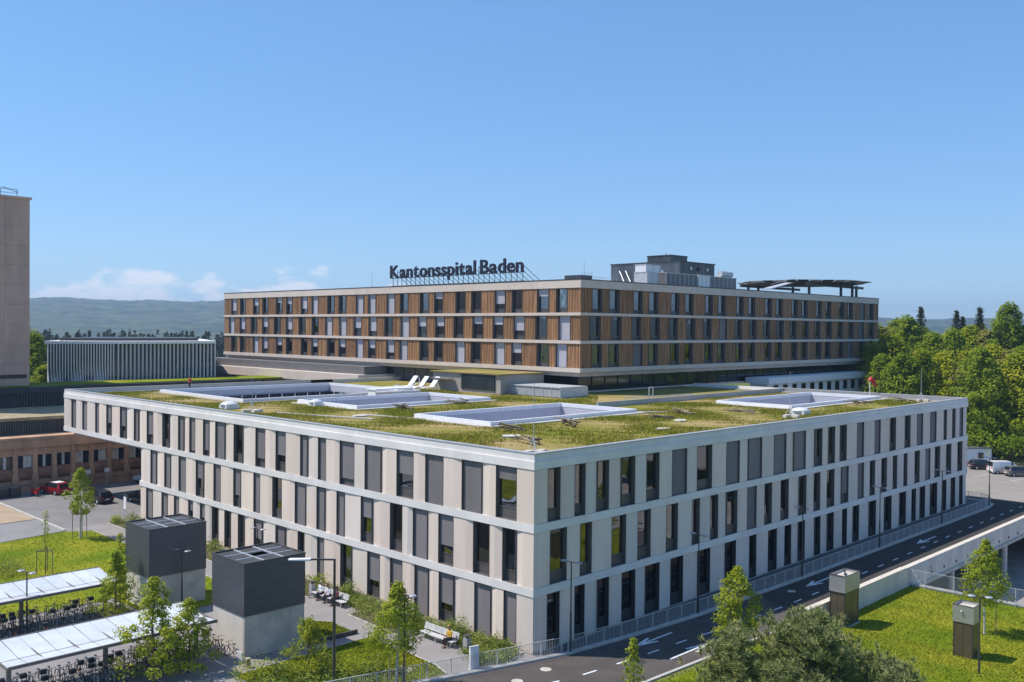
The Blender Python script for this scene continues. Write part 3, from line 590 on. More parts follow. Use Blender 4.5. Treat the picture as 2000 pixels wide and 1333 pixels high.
# interiors of the ward floors
for z in (15.92, 19.25, 23.0): b = MB(); b.box(UX+.56, UX+6, UY+.56, UY+ULY-.5, z-0.2, z+0.1); b.box(UX+6, UX+ULX-.5, UY+.56, UY+6, z-0.2, z+0.1); b.build('floor_slab', CONC, WB)
b = MB(); b.box(UX+6, UX+6.2, UY+6, UY+ULY-.5, 15.9, 26.6); b.box(UX+6.2, UX+ULX-.5, UY+5.8, UY+6, 15.9, 26.6); b.build('inner_wall', INNER, WB)
b = MB(); b.box(UX+.5, UX+ULX-.2, UY+.5, UY+ULY-.2, 27.2, 27.5); b.build('roof', mat('roof_membrane', (0.2, 0.2, 0.2), 0.9, 0.2, 0.5), WB)
b = MB(); b.box(UX+.5, UX+ULX, UY+ULY-.3, UY+ULY, 15.3, 27.6); b.box(UX+ULX-.3, UX+ULX, UY+.5, UY+ULY-.3, 15.3, 27.6); b.build('end_wall', WSLAB, WB)
b = MB(); b.box(UX+1.62, UX+ULX-1, UY+1.62, UY+ULY-.6, 14.76, 15.2); b.build('soffit', mat('dark_soffit', (0.06, 0.06, 0.065), 0.6, 0.1, 1), WB)
# recessed glazed storey under the wards
GL2 = mat('lobby_glass', (0.012, 0.018, 0.02), 0.06, 0.2, 0.4, spec=0.75)
GREYP = mat('grey_cladding', (0.16, 0.155, 0.16), 0.45, 0.08, 0.5, rnd=0.12)
for face, ue in ((WL, ULY), (WR, ULX)):
    u = 2.6; k = 0
    while u < ue-3:
        b = MB(); FB(b, face, u, min(u+2.86, ue-.2), -2.75, -2.6, 12.4, 14.75)
        grey = (face is WL and u > 14 and (int(u/2.9) % 9) < 7)
        b.build('lobby_panel', GREYP if grey else GL2, WB); u += 2.9; k += 1
    u = 2.6
    while u < ue-3: b = MB(); FB(b, face, u-0.05, u+0.03, -2.6, -2.5, 12.4, 14.7); b.build('lobby_mullion', DARKMETAL, WB); u += 2.9
    b = MB(); FB(b, face, 2.4, ue, -2.6, -2.2, 12.3, 12.62); b.build('lobby_sill', WSLAB if face is WR else DARKMETAL, WB)
# pavilion below the ward on the roof, doors, planted top
PV = thing('roof_pavilion', 'small flat-topped pavilion on the planted roof with a dark slatted wall', 'pavilion', (41, 49, 12.4), world=True)
MB().box(42.2, 50.5, 46.0, 59.5, 12.43, 15.0).build('wall', mat('pavilion_wall', (0.36, 0.33, 0.29), 0.8, 0.06, 0.6), PV)
for i in range(12): MB().box(42.06, 42.19, 47.0+i*0.55, 47.5+i*0.55, 12.9, 14.9).build('slat', BLACKRIB, PV)
MB().box(41.9, 50.4, 45.7, 59.8, 15.0, 15.15).build('roof', SEDUM, PV)
MB().box(41.0, 42.1, 55.0, 58.8, 14.1, 14.2).build('canopy', TAUPE, PV)
CW = thing('conservatory', 'low white-framed glazed lantern on the planted roof beside the ward base', 'lantern', (44, 41, 12.4), world=True)
for i in range(6): MB().box(43.8, 43.9, 37.0+i*1.5, 38.42+i*1.5, 12.5, 13.6).build('pane', mat('milky_pane', (0.36, 0.37, 0.40), 0.3, 0.05, 1), CW)
b = MB()
for i in range(7): b.box(43.75, 43.95, 36.92+i*1.5, 37.0+i*1.5, 12.43, 13.65)
b.box(43.7, 49, 36.9, 46.0, 13.66, 13.78); b.box(43.95, 49.1, 36.92, 37.0, 12.43, 13.65); b.build('frame', GALV, CW)
# lower rear wings seen past the ward block
RW = thing('rear_wing', 'white lower wing with small square windows behind the planted roof at right', 'building', (100, 37.5, 0), world=True)
MB().box(96, 143.0, 37.8, 41.0, 0, 12.3).build('wall', WHITE, RW); MB().box(95.5, 143.6, 37.2, 41.6, 12.3, 13.3).build('parapet', WHITE, RW)
for i in range(14):
    f_ = MB().box(98+i*3.2, 99.5+i*3.2, 37.74, 37.82, 10.4, 12.0).build('window', DARKMETAL, RW); MB().box(98.1+i*3.2, 99.4+i*3.2, 37.70, 37.73, 10.5, 11.9).build('pane', GLASS_D, f_)
MB().box(140.5, 142.8, 37.7, 37.79, 8.0, 12.1).build('gate', DARKMETAL, RW)
LW = thing('rear_wing', 'pinkish lower wing with a strip of small windows behind the planted roof at left', 'building', (46, 84, 0), world=True)
MB().box(46.5, 60, 83.0, 136, 0, 11.9).build('wall', WSLAB, LW); MB().box(45.9, 60, 82.4, 136.5, 11.9, 13.4).build('parapet', WSLAB, LW)
for i in range(15): MB().box(46.42, 46.52, 84.5+i*3.4, 86.1+i*3.4, 9.6, 11.2).build('window', DARKMETAL, LW)
MB().box(47.5, 52, 83, 136, 13.4, 14.7).build('upper_wall', GREYP, LW)

# roof-top sign ------------------------------------------------------------
SG = thing('rooftop_sign', 'dark letters Kantonsspital Baden standing on a steel frame on the roof', 'sign', (UX+2.5, UY+13, UZ[0]), world=True)
def letter_mesh(ch, size):
    cu = bpy.data.curves.new('letter', 'FONT'); cu.body = ch; cu.size = size; cu.extrude = 0.12; cu.offset = 0.018*size; cu.resolution_u = 3
    o = bpy.data.objects.new('letter', cu); COL.objects.link(o); bpy.context.view_layer.update()
    dg = bpy.context.evaluated_depsgraph_get(); me = bpy.data.meshes.new_from_object(o.evaluated_get(dg))
    wdt = max((v.co.x for v in me.vertices), default=0); bpy.data.objects.remove(o); bpy.data.curves.remove(cu); return me, wdt
adv = {}
TXT = 'Kantonsspital Baden'; SZ = 2.95; yst, yen = UY+44.0, UY+13.05
glyph = {}
cur = 0.0; items = []
for ch in TXT:
    if ch == ' ': cur += 0.62; continue
    if ch not in glyph: glyph[ch] = letter_mesh(ch, SZ)
    me, wdt = glyph[ch]; mn = min(v.co.x for v in me.vertices); items.append((ch, cur-mn)); cur += (wdt-mn)+0.21
sc = (yst-yen)/(cur-0.21); ZL = 29.35
for ch, c in items:
    me = glyph[ch][0]
    if not me.materials: me.materials.append(SIGNM)
    o = bpy.data.objects.new('letter', me); COL.objects.link(o); o.parent = SG
    # local x runs along -Y (left to right for the viewer), local y up, front towards -X
    o.matrix_local = Matrix(((0, 0, -1, 0), (-sc, 0, 0, yst-c*sc-(UY+13)), (0, 1, 0, ZL-UZ[0]), (0, 0, 0, 1)))
for i in range(27):
    y = yen+0.4+i*(yst-yen-0.8)/26; b = MB(); b.tube((UX+2.8, y, UZ[0]), (UX+2.8, y, ZL+1.2), 0.05, n=4); b.tube((UX+2.85, y, ZL+1.0), (UX+6.2, y-1.0, UZ[0]), 0.045, n=4); b.build('strut', STEELD, SG)
b = MB(); b.bar((UX+2.75, yen, ZL-0.05), (UX+2.75, yst, ZL-0.05), 0.08, 0.10); b.bar((UX+2.8, yen, UZ[0]+0.35), (UX+2.8, yst, UZ[0]+0.35), 0.08, 0.08); b.build('rail', STEELD, SG)

# roof plant -----------------------------------------------------------------
PT = thing('plant_room', 'dark metal plant room with a smaller raised box on the ward roof', 'plant room', (83, 46.5, 27.7), world=True)
for i in range(5): MB().box(82.9, 83.2, 46.5+i*2.8, 49.28+i*2.8, 27.5, 32.15).build('cladding_panel', mat('plant_metal_sunlit', (0.20, 0.20, 0.205), 0.32, 0.22, 0.5, metal=0.75, stretch=(1, 1, 0.4)), PT)  # sunlight put into the colour: left side is a lighter copy of the metal
for i in range(4): MB().box(83.2+i*2.55, 85.74+i*2.55, 46.52, 46.8, 27.5, 32.15).build('cladding_panel', ROOFMETAL, PT)
b = MB(); b.box(83.2, 93.4, 46.8, 60.5, 27.5, 32.05); b.box(85.6, 90.4, 50, 54.8, 32.05, 33.5); b.build('wall', ROOFMETAL, PT)
b = MB(); b.box(82.75, 93.5, 46.35, 60.6, 32.16, 32.3); b.box(85.5, 90.5, 49.9, 54.9, 33.5, 33.62); b.build('roof', DARKMETAL, PT)
for x in (86.2, 88.6, 91.0): MB().tube((x, 46.3, 31.2), (x, 46.55, 31.2), 0.28, n=10).build('exhaust', GALV if x != 88.6 else BLACKP, PT)
MB().tube((87, 52, 33.6), (87, 52, 34.1), 0.2, 0.12, 8).build('beacon', GALV, PT)
for i, y in enumerate((57.0, 58.3)): MB().tube((82.5, y, 31.0), (80.0, y-3.5, 28.0), 0.09, n=6).build('duct_brace', GALV, PT)
HV = []
def hvac(label, x0, x1, y0, y1, z0, z1, m, n=4):
    t = thing('hvac_unit', label, 'hvac unit', ((x0+x1)/2, y0, z0), world=True, group='machines on the ward roof')
    MB().box(x0, x1, y0, y1, z0, z1).build('casing', m, t); b = MB()
    for k in range(n+1): xx = x0+(x1-x0)*k/n; b.box(xx-0.05, xx+0.05, y0-0.06, y0-0.005, z0, z1)
    b.build('rib', GALV, t); MB().box(x0-0.05, x1+.05, y0-.08, y1+.05, z1+.003, z1+0.1).build('lid', GALV, t); return t
hvac('tall grey cooler on the ward roof just in front of the plant room', 68.9, 71.6, 42.4, 44.8, 27.7, 29.6, GALV, 2)
hvac('white box fan stacked on the tall grey cooler', 68.9, 72.4, 42.6, 44.6, 29.72, 30.75, WHITE, 2)
hvac('long dark panelled cooler row along the ward roof edge', 73.8, 82.2, 42.5, 44.5, 27.7, 29.75, GREYP, 7)
hvac('pale control cabinet between the dark coolers on the ward roof', 82.4, 85.6, 42.4, 44.4, 27.7, 29.8, WHITE, 3)
hvac('dark panelled cooler at the right end of the roof machines', 85.8, 93.6, 42.5, 44.5, 27.7, 29.7, GREYP, 6)
t = thing('duct', 'silver ventilation cowl above the right-hand roof coolers', 'duct', (91.8, 43.5, 29.8), world=True)
b = MB(); b.tube((90.2, 43.5, 30.4), (93.6, 43.5, 30.4), 0.55, 0.55, 14); b.build('cowl', GALV, t); MB().box(91, 93, 43, 44, 29.81, 29.95).build('base', GALV, t)
t = thing('duct', 'large silver duct elbow beside the plant room wall', 'duct', (76, 46, 29.5), world=True)
b = MB(); b.tube((72.5, 45.6, 30.6), (77, 46.0, 30.0), 0.6, 0.6, 12); b.tube((77, 46.0, 30.0), (79.5, 46, 28.2), 0.6, 0.5, 12); b.tube((77, 46, 27.6), (77, 46, 29.6), 0.08, n=6); b.build('pipe', GALV, t)
t = thing('guard_rail', 'thin white guard rail left of the plant room on the ward roof', 'railing', (66, 44, 27.7), world=True)
b = MB()
for k in range(8): b.tube((60+k*1.25, 46, 27.5), (60+k*1.25, 46, 28.7), 0.03, n=4)
b.tube((60, 46, 28.68), (68.7, 46, 28.68), 0.03, n=4); b.tube((60, 46, 28.2), (68.7, 46, 28.2), 0.025, n=4); b.build('rail', GALV, t)
t = thing('roof_hatch', 'small boxed roof hatch near the corner of the ward roof', 'hatch', (54.5, 43, 27.7), world=True)
MB().box(54, 56.4, 42.5, 45.5, 27.5, 28.55).build('box', ROOFMETAL, t); b = MB()
for k in range(4): b.tube((54.1+k*.7, 42.4, 28.5), (54.1+k*.7, 42.4, 29.0), 0.04, n=5)
b.build('post', GALV, t)
for i, (x, y, lb) in enumerate(((54, UY+50, 'thin lightning rod left of the rooftop letters'), (55.5, 43.2, 'thin lightning rod at the corner of the ward roof'))):
    t = thing('lightning_rod', lb, 'lightning rod', (x, y, 27.7), group='rods on the ward roof')
    MB().tube((0, 0, -0.2), (0, 0, 3.0), 0.045, 0.02, 5).build('rod', GALV, t); b = MB()
    for k in range(3): b.tube((0.5*math.cos(k*2.1), 0.5*math.sin(k*2.1), -0.2), (0, 0, 0.8), 0.02, n=4)
    b.build('stay', GALV, t)
# helipad
HP = thing('helipad', 'raised steel helicopter platform on legs at the right end of the ward roof', 'helipad', (131, 50, 27.7), world=True)
oct_ = [(131+11.5*math.cos(R(22.5+45*k)), 50+11.5*math.sin(R(22.5+45*k))) for k in range(8)]
MB().prism(oct_, 30.35, 30.6).build('deck', mat('helipad_deck', (0.10, 0.09, 0.085), 0.6, 0.15, 0.5), HP)
for k in range(8):
    a, c = oct_[k], oct_[(k+1) % 8]
    for j in range(4):
        t0, t1 = j/4, (j+1)/4; p = [(a[0]+(c[0]-a[0])*t, a[1]+(c[1]-a[1])*t) for t in (t0+.01, t1-.01)]
        q = [(x+(x-131)*0.13, y+(y-50)*0.13) for x, y in p]
        MB().add([(*p[0], 30.5), (*p[1], 30.5), (*q[1], 30.78), (*q[0], 30.78), (*p[0], 30.44), (*p[1], 30.44), (*q[1], 30.72), (*q[0], 30.72)], [(0,1,2,3),(7,6,5,4),(0,4,5,1),(1,5,6,2),(2,6,7,3),(3,7,4,0)]).build('safety_net', GALV if (j+k) % 2 else STEELD, HP)
for x, y in ((122, 44), (131, 42), (137, 42.5), (141, 43.5), (122, 57), (131, 60), (140, 57)): MB().tube((x, y, 27.4), (x, y, 30.35), 0.28, n=8).build('leg', STEELD, HP)
b = MB(); b.bar((119, 43, 29.9), (143, 43, 29.9), 0.25, 0.5); b.bar((119, 57, 29.9), (143, 57, 29.9), 0.25, 0.5); b.build('beam', STEELD, HP)
b = MB(); b.bar((108, 45, 28.6), (121, 47, 30.4), 1.6, 0.15); b.bar((108, 44, 29.4), (121, 46, 31.2), 0.06, 0.06); b.build('ramp', GALV, HP)

# ================================================================== LEFT BACKGROUND
# white-finned building
FN = thing('finned_building', 'low building behind wrapped in slim white vertical fins over dark glass', 'building', (20, 116, 0), world=True)
A0, A1, A2 = (11.2, 119.2), (20.3, 115.6), (37.5, 114.0)
MB().prism([A0, A1, A2, (46, 135), (24, 140)], 0, 18.0).build('wall', NAVYG, FN)
MB().prism([(A0[0]-.6, A0[1]-.2), (A1[0], A1[1]-.7), (A2[0], A2[1]-.7), (46, 135), (24, 140)], 18.0, 18.45).build('roof', FINW, FN)
MB().prism([(14, 122), (22, 118), (36, 117), (43, 133), (26, 137)], 18.45, 18.9).build('roof_cap', DARKMETAL, FN)
b = MB(); b.bar((A1[0], A1[1]-.5, 10.6), (A2[0], A2[1]-.5, 10.6), 0.5, 0.5); b.build('base_band', FINW, FN)
def fin(p, nrm, tw):
    """a twisting fin: flat plate that turns towards its foot"""
    b = MB(); zs_ = (6.0, 10.5, 12.2, 14.0, 18.0); an = (0.9, 0.9, 0.9*tw, 0.12, 0.12); vv = []
    for z, a in zip(zs_, an):
        d = Vector((nrm[0]*math.cos(a)-nrm[1]*math.sin(a), nrm[0]*math.sin(a)+nrm[1]*math.cos(a))); s_ = Vector((-d.y, d.x))*0.07
        for q in (s_, d*0.42+s_, d*0.42-s_, -s_): vv.append((p[0]+q.x, p[1]+q.y, z))
    fs = [(k*4+i, k*4+(i+1) % 4, (k+1)*4+(i+1) % 4, (k+1)*4+i) for k in range(4) for i in range(4)]
    return b.add(vv, fs+[(3, 2, 1, 0), (16, 17, 18, 19)]).build('fin', FINW, FN)
n = Vector((A1[1]-A0[1], -(A1[0]-A0[0]))).normalized()
for k in range(24): t_ = k/23; fin((A0[0]+(A1[0]-A0[0])*t_, A0[1]+(A1[1]-A0[1])*t_), n, 0.5+0.4*math.sin(k*0.8))
for k in range(1, 27):
    t_ = k/26.0; p = (A1[0]+(A2[0]-A1[0])*t_, A1[1]+(A2[1]-A1[1])*t_); MB().box(p[0]-0.055, p[0]+0.055, p[1]-0.5, p[1]-0.02, 10.8, 18.0).build('fin', FINW, FN)
for k in range(12):
    if k % 4 == 3: continue
    p0 = A1[0]+.6+k*1.32; y = A1[1]+(A2[1]-A1[1])*((p0-A1[0])/(A2[0]-A1[0])); MB().box(p0, p0+1.0, y-0.03, y+0.2, 11.6, 13.4).build('lit_window', mat('lit_window_tone', (0.5, 0.52, 0.48), 0.6, 0.2, 0.3), FN)  # the light in these windows is painted on as a pale colour
# brown concrete building
BB = thing('concrete_building', 'older low building with brown concrete piers and a dark ribbed attic', 'building', (0, 84.5, 0), world=True)
YB = 84.6
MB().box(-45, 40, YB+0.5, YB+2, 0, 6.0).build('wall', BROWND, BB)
px_ = [-4.53+2.325*k for k in range(-14, 16)]
for x in px_:
    MB().box(x-0.26, x+0.26, YB-0.1, YB+0.5, 0, 5.6).build('pier', BROWN, BB)
    v_ = [(x-0.26, YB-0.1, 1.1), (x+.26, YB-.1, 1.1), (x+.42, YB-.12, 1.7), (x+.26, YB-.12, 2.4), (x-.26, YB-.12, 2.4), (x-.42, YB-.12, 1.7)]
    MB().add(v_+[(a, YB-0.02, c) for a, _, c in v_], [(0, 1, 2, 3, 4, 5), (11, 10, 9, 8, 7, 6)]+[(i, (i+1) % 6, 6+(i+1) % 6, 6+i) for i in range(6)]).build('corbel', BROWN, BB)
for x0, x1 in zip(px_[:-1], px_[1:]):
    a, c = x0+.27, x1-.27
    MB().box(a, c, YB+.1, YB+.5, 4.65, 5.6).build('lintel', BROWN, BB)
    MB().add([(a, YB+.28, 3.05), (c, YB+.28, 3.05), (c, YB-.05, 2.6), (a, YB-.05, 2.6), (c, YB+.02, 1.95), (a, YB+.02, 1.95), (c, YB+.3, 1.6), (a, YB+.3, 1.6), (a, YB+.5, 3.05), (c, YB+.5, 3.05), (c, YB+.5, 1.6), (a, YB+.5, 1.6)],
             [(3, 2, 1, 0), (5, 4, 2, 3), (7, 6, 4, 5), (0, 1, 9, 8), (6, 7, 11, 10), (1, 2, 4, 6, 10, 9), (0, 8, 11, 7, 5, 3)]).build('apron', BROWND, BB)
    MB().box(a, c, YB+.2, YB+.5, 0.9, 1.5).build('sill_panel', BROWN, BB); MB().box(a, c, YB+.12, YB+.42, 0.0, 0.8).build('base_panel', BROWN, BB)
    wn = MB().box(a, c, YB+.36, YB+.44, 3.1, 4.62).build('window', NAVYG, BB); xm = (a+c)/2
    MB().box(xm-.16, xm+.16, YB+.28, YB+.35, 3.1, 4.62).build('mullion', GALV, wn)
    r_ = random.random()
    if r_ < 0.55: MB().box(a+.05 if r_ < .3 else xm+.2, xm-.2 if r_ < .3 else c-.05, YB+.33, YB+.355, 3.12, 4.6).build('curtain', mat('curtain', (0.5, 0.5, 0.46), 0.8, 0.15, 2, rnd=.1), wn)
for k in range(18): MB().box(-45+k*4.7, -40.33+k*4.7, YB-0.25, YB+.5, 5.61, 6.55).build('fascia', BROWN, BB)
MB().box(-45, 40, YB-0.1, YB+4, 6.56, 6.95).build('cornice', BROWN, BB)
b = MB(); b.box(-45, 40, 88.0, 88.3, 6.9, 9.1); b.build('attic', BLACKRIB, BB)
for k in range(150): MB().box(-20+k*0.30, -19.9+k*0.30, 87.9, 88.0, 6.95, 8.65).build('rib', mat('rib_metal', (0.075, 0.085, 0.09), 0.5, 0.2, 1), BB)
MB().box(-45, 40, 87.8, 104, 8.75, 9.15).build('gravel_roof', GRAVEL, BB)
b = MB(); b.box(-45, 40, 104.6, 105, 9.1, 12.0); b.box(-45, 40, 103.6, 104.6, 11.2, 12.0); b.build('upper_fascia', BLACKRIB, BB)
for k in range(60): MB().box(2+k*0.4, 2.12+k*0.4, 104.4, 104.6, 9.2, 11.2).build('rib', MATS['rib_metal'], BB)
MB().box(-45, 60, 105, 113, 11.8, 12.1).build('grass_roof', LAWN, BB)
TWR = thing('tower', 'tall windowless brown concrete tower at the left edge', 'tower', (0, 107, 11), world=True)
zz = [11.6, 15.2, 18.2, 21.1, 24.0, 26.9, 29.8, 32.7, 35.6, 39.5]
for k in range(len(zz)-1):
    for j, (x0, x1) in enumerate(((-12, -6.5), (-6.5, -2.0), (-2.0, 1.0), (1.0, 4.45))): MB().box(x0+.012, x1-.012, 107.0+random.uniform(0, .015), 107.4, zz[k]+.012, zz[k+1]-.012).build('facing_panel', TOWER, TWR)
MB().box(-12, 4.4, 107.42, 125, 11.6, 39.5).build('wall', TOWER, TWR); MB().box(-12.2, 4.7, 106.8, 125.2, 39.5, 39.85).build('coping', TOWER, TWR)
MB().box(0.4, 4.0, 106.9, 107.0, 13.2, 13.75).build('vent_slot', BLACKP, TWR)
b = MB()
for k in range(6): b.tube((-8+k*2.2, 108, 39.8), (-8+k*2.2, 108, 41.0), 0.05, n=4)
b.tube((-8, 108, 40.95), (3, 108, 40.95), 0.05, n=4); b.tube((-8, 108, 40.4), (3, 108, 40.4), 0.04, n=4); b.tube((1, 108, 41.2), (3.2, 108, 40.5), 0.05, n=4); b.build('rail', STEELD, TWR)
# ================================================================== ROOF THINGS
ZR = 12.44
def rod(x, y, label, h=4.2):
    t = thing('lightning_rod', label, 'lightning rod', (x, y, ZR), group='lightning rods on the planted roof')
    MB().tube((0, 0, 0.1), (0, 0, h), 0.035, 0.015, 5).build('rod', GALV, t); b = MB(); b.box(-1.1, -0.1, -0.2, 0.2, 0, 0.28); b.box(0.15, 1.1, -0.25, 0.2, 0, 0.25); b.box(-0.3, 0.3, -1.0, -0.35, 0, 0.26); b.build('block', CONC2, t)
    b = MB()
    for k in range(3): b.tube((0.5*math.cos(k*2.1), 0.5*math.sin(k*2.1), 0.1), (0, 0, 1.1), 0.025, n=4)
    b.build('stay', GALV, t)
rod(5.1, 44.3, 'lightning rod on blocks near the white dome at the left roof edge'); rod(3.4, 3.3, 'lightning rod on concrete blocks at the near roof corner', 5.0)
rod(76.0, 5.0, 'lightning rod on blocks at the far right roof corner'); rod(43.0, 5.2, 'lightning rod on blocks beside the dome on the right roof edge', 4.6)
def dome(x, y, label, s=1.0):
    t = thing('skylight_dome', label, 'skylight', (x, y, ZR), group='skylight domes on the planted roof')
    MB().box(-0.75*s, .75*s, -.75*s, .75*s, 0, 0.4).build('curb', WHITE, t)
    MB().lathe([(0.95*s, 0.403), (0.9*s, 0.5), (0.65*s, 0.68), (0.3*s, 0.76), (0.02, 0.78)], 14).build('dome', mat('acrylic', (0.66, 0.66, 0.7), 0.25, 0.03, 2), t, smooth=True)
dome(5.4, 49.5, 'white skylight dome near the left roof edge'); dome(14.0, 46.2, 'boxy white skylight beside the second light well', 0.8); dome(46.4, 5.8, 'white skylight dome at the right roof edge')
PIL = [(19.9, 14.6, 'deadwood pile just behind the corner light well curb', 7), (12.4, 14.6, 'deadwood pile left of the lightning rod at the corner', 5), (7.6, 8.0, 'crossed branches heaped behind the corner lightning rod', 6), (18.5, 37.0, 'long branches heaped before the second light well', 6), (37.0, 14.2, 'deadwood pile between the near well and the right-hand well', 6), (28.0, 38.6, 'small branch heap near the ward base', 5), (42.4, 10.4, 'low twig heap near the right roof edge', 4), (62.9, 7.2, 'pale branch heap in front of the right-hand light well', 5), (72.0, 5.6, 'branch heap near the far right roof corner', 4), (30.5, 12.0, 'scattered pale sticks on the bare right roof patch', 3)]
for x, y, lb, n_ in PIL:
    t = thing('deadwood_pile', lb, 'deadwood', (x, y, ZR), group='deadwood piles on the planted roof')
    for k in range(n_):
        a = random.uniform(0, 3.14); l_ = random.uniform(0.7, 1.9); c, s_ = math.cos(a)*l_, math.sin(a)*l_; ox, oy = random.uniform(-.5, .5), random.uniform(-.5, .5)
        MB().tube((ox-c, oy-s_, 0.15+0.07*k), (ox+c, oy+s_, 0.2+random.uniform(0, .5)), random.uniform(.06, .12), random.uniform(.03, .07), 6).build('branch', DEADW, t)
for x, y, lb in ((9.5, 11.5, 'pale flat stone in the grass near the corner rod'), (23.5, 6.8, 'pale flat stone by the right roof edge'), (31.0, 10.2, 'flat stone on the bare patch of the right roof'), (10.5, 33.5, 'pale flat stone left of the corner light well')):
    t = tag(MB().prism([(x+0.9*math.cos(k)*random.uniform(.7, 1.1), y+0.7*math.sin(k)*random.uniform(.7, 1.1)) for k in (0, .9, 1.8, 2.8, 3.7, 4.6, 5.5)], ZR, ZR+0.12).build('flat_stone', CONC2), lb, 'stone', 'flat stones on the planted roof')
for pts, lb in (([(6.2, 41.5), (9.5, 30.0)], 'pale gravel line crossing the left part of the roof'), ([(11.5, 34.5), (13.6, 24.5)], 'pale gravel line left of the corner light well'), ([(35.2, 18.5), (37.5, 16.2)], 'pale gravel patch at the right end of the corner light well')):
    p2 = offset_poly(pts, 0.35); tag(MB().prism(pts+p2[::-1], ZR, ZR+0.1).build('gravel_line', MATS['pale_gravel']), lb, 'gravel')
# white tilted hoods and frames
for i, (x, y) in enumerate(((39.0, 61.5), (39.4, 59.6), (39.8, 57.7))):
    t = thing('roof_lounger', ['left', 'middle', 'right'][i]+' white tilted slatted lounger by the pavilion on the roof', 'lounger', (x, y, ZR), 0, 'white roof loungers')
    b = MB(); b.add([(-1.2, -.45, .5), (-1.2, .45, .5), (0.5, .45, .55), (0.5, -.45, .55), (-1.2, -.45, .42), (-1.2, .45, .42), (0.5, .45, .47), (0.5, -.45, .47)], [(3,2,1,0),(4,5,6,7),(0,1,5,4),(1,2,6,5),(2,3,7,6),(3,0,4,7)]); b.build('seat', WHITE, t)
    b = MB(); b.add([(0.5, -.45, .55), (0.5, .45, .55), (1.7, .45, 1.9), (1.7, -.45, 1.9), (0.58, -.45, .48), (0.58, .45, .48), (1.78, .45, 1.83), (1.78, -.45, 1.83)], [(3,2,1,0),(4,5,6,7),(0,1,5,4),(1,2,6,5),(2,3,7,6),(3,0,4,7)]); b.build('backrest', WHITE, t)
    for sx_, sy_ in ((-1, -.4), (-1, .4), (.5, -.4), (.5, .4)): MB().tube((sx_, sy_, 0), (sx_, sy_, .46), .035, n=5).build('leg', WHITE, t)
    MB().bar((1.4, 0, .0), (1.6, 0, 1.7), .06, .06).build('prop', WHITE, t)
t = thing('folded_canopy', 'collapsed white frame canopy lying on the roof beside the loungers', 'canopy', (34.5, 57.5, ZR), 0.3)
for k in range(5): MB().add([(-2.4+k, -1.2, .5+.12*(k % 2)), (-1.5+k, -1.2, .62-.12*(k % 2)), (-1.5+k, 1.3, .8), (-2.4+k, 1.3, .75+.1*(k % 2)), (-2.4+k, -1.2, .44), (-1.5+k, -1.2, .42), (-1.5+k, 1.3, .7), (-2.4+k, 1.3, .66)], [(0,1,2,3),(7,6,5,4),(0,4,5,1),(1,5,6,2),(2,6,7,3),(3,7,4,0)]).build('sheet', WHITE, t)
for a, c in (((-2.5, -1.3, 0), (1.5, -1.4, 1.3)), ((-2.5, -1.3, 1.3), (2.2, -1.4, 0)), ((2.4, 1.3, 0), (2.5, -1.3, 1.2)), ((-2.6, 1.3, 0), (-2.6, -1.3, 1.2)), ((3.3, -1, 0), (3.4, -1, 1.9))): MB().tube(a, c, .05, n=5).build('pole', WHITE, t)
t = thing('folded_canopy', 'white fabric awning box standing at the rim of the large light well', 'canopy', (29.5, 53.0, ZR), 0.0)
MB().box(-3, 3, -.9, .9, .9, 1.05).build('top', WHITE, t)
for sx_ in (-2.9, 2.9):
    for sy_ in (-.8, .8): MB().tube((sx_, sy_, 0), (sx_, sy_, .9), .05, n=5).build('leg', WHITE, t)
MB().box(-2.9, -2.8, -.8, .8, .05, .9).build('side', WHITE, t)
# pipes and rail near the glass base
t = thing('roof_rail', 'low steel pipe rail on the roof in front of the glazed storey', 'railing', (50, 28, ZR), world=True)
b = MB(); b.tube((46, 28.6, 12.9), (58, 27.0, 12.9), .06, n=6); b.tube((50.2, 28, 12.4), (50.2, 28, 14.0), .06, n=6); b.tube((50.2, 28, 14.0), (51.0, 28, 14.0), .06, n=6); b.tube((51.0, 28, 14.0), (51.0, 28, 12.4), .06, n=6)
for k in range(7): b.tube((46+k*2, 28.6-k*.267, 12.4), (46+k*2, 28.6-k*.267, 12.9), .04, n=5)
b.build('rail', GALV, t)
t = thing('windsock', 'small red windsock on a short white mast at the far roof edge', 'windsock', (76.9, 12.0, ZR))
MB().tube((0, 0, 0), (0, 0, 2.6), .05, n=6).build('mast', WHITE, t)
b = MB(); b.tube((0, 0, 2.5), (0.4, -.25, 2.2), .34, .3, 8); b.tube((0.4, -.25, 2.2), (0.7, -.45, 1.5), .3, .18, 8); b.build('sock', mat('red_cloth', (0.45, 0.03, 0.03), 0.8, 0.1, 3), t)

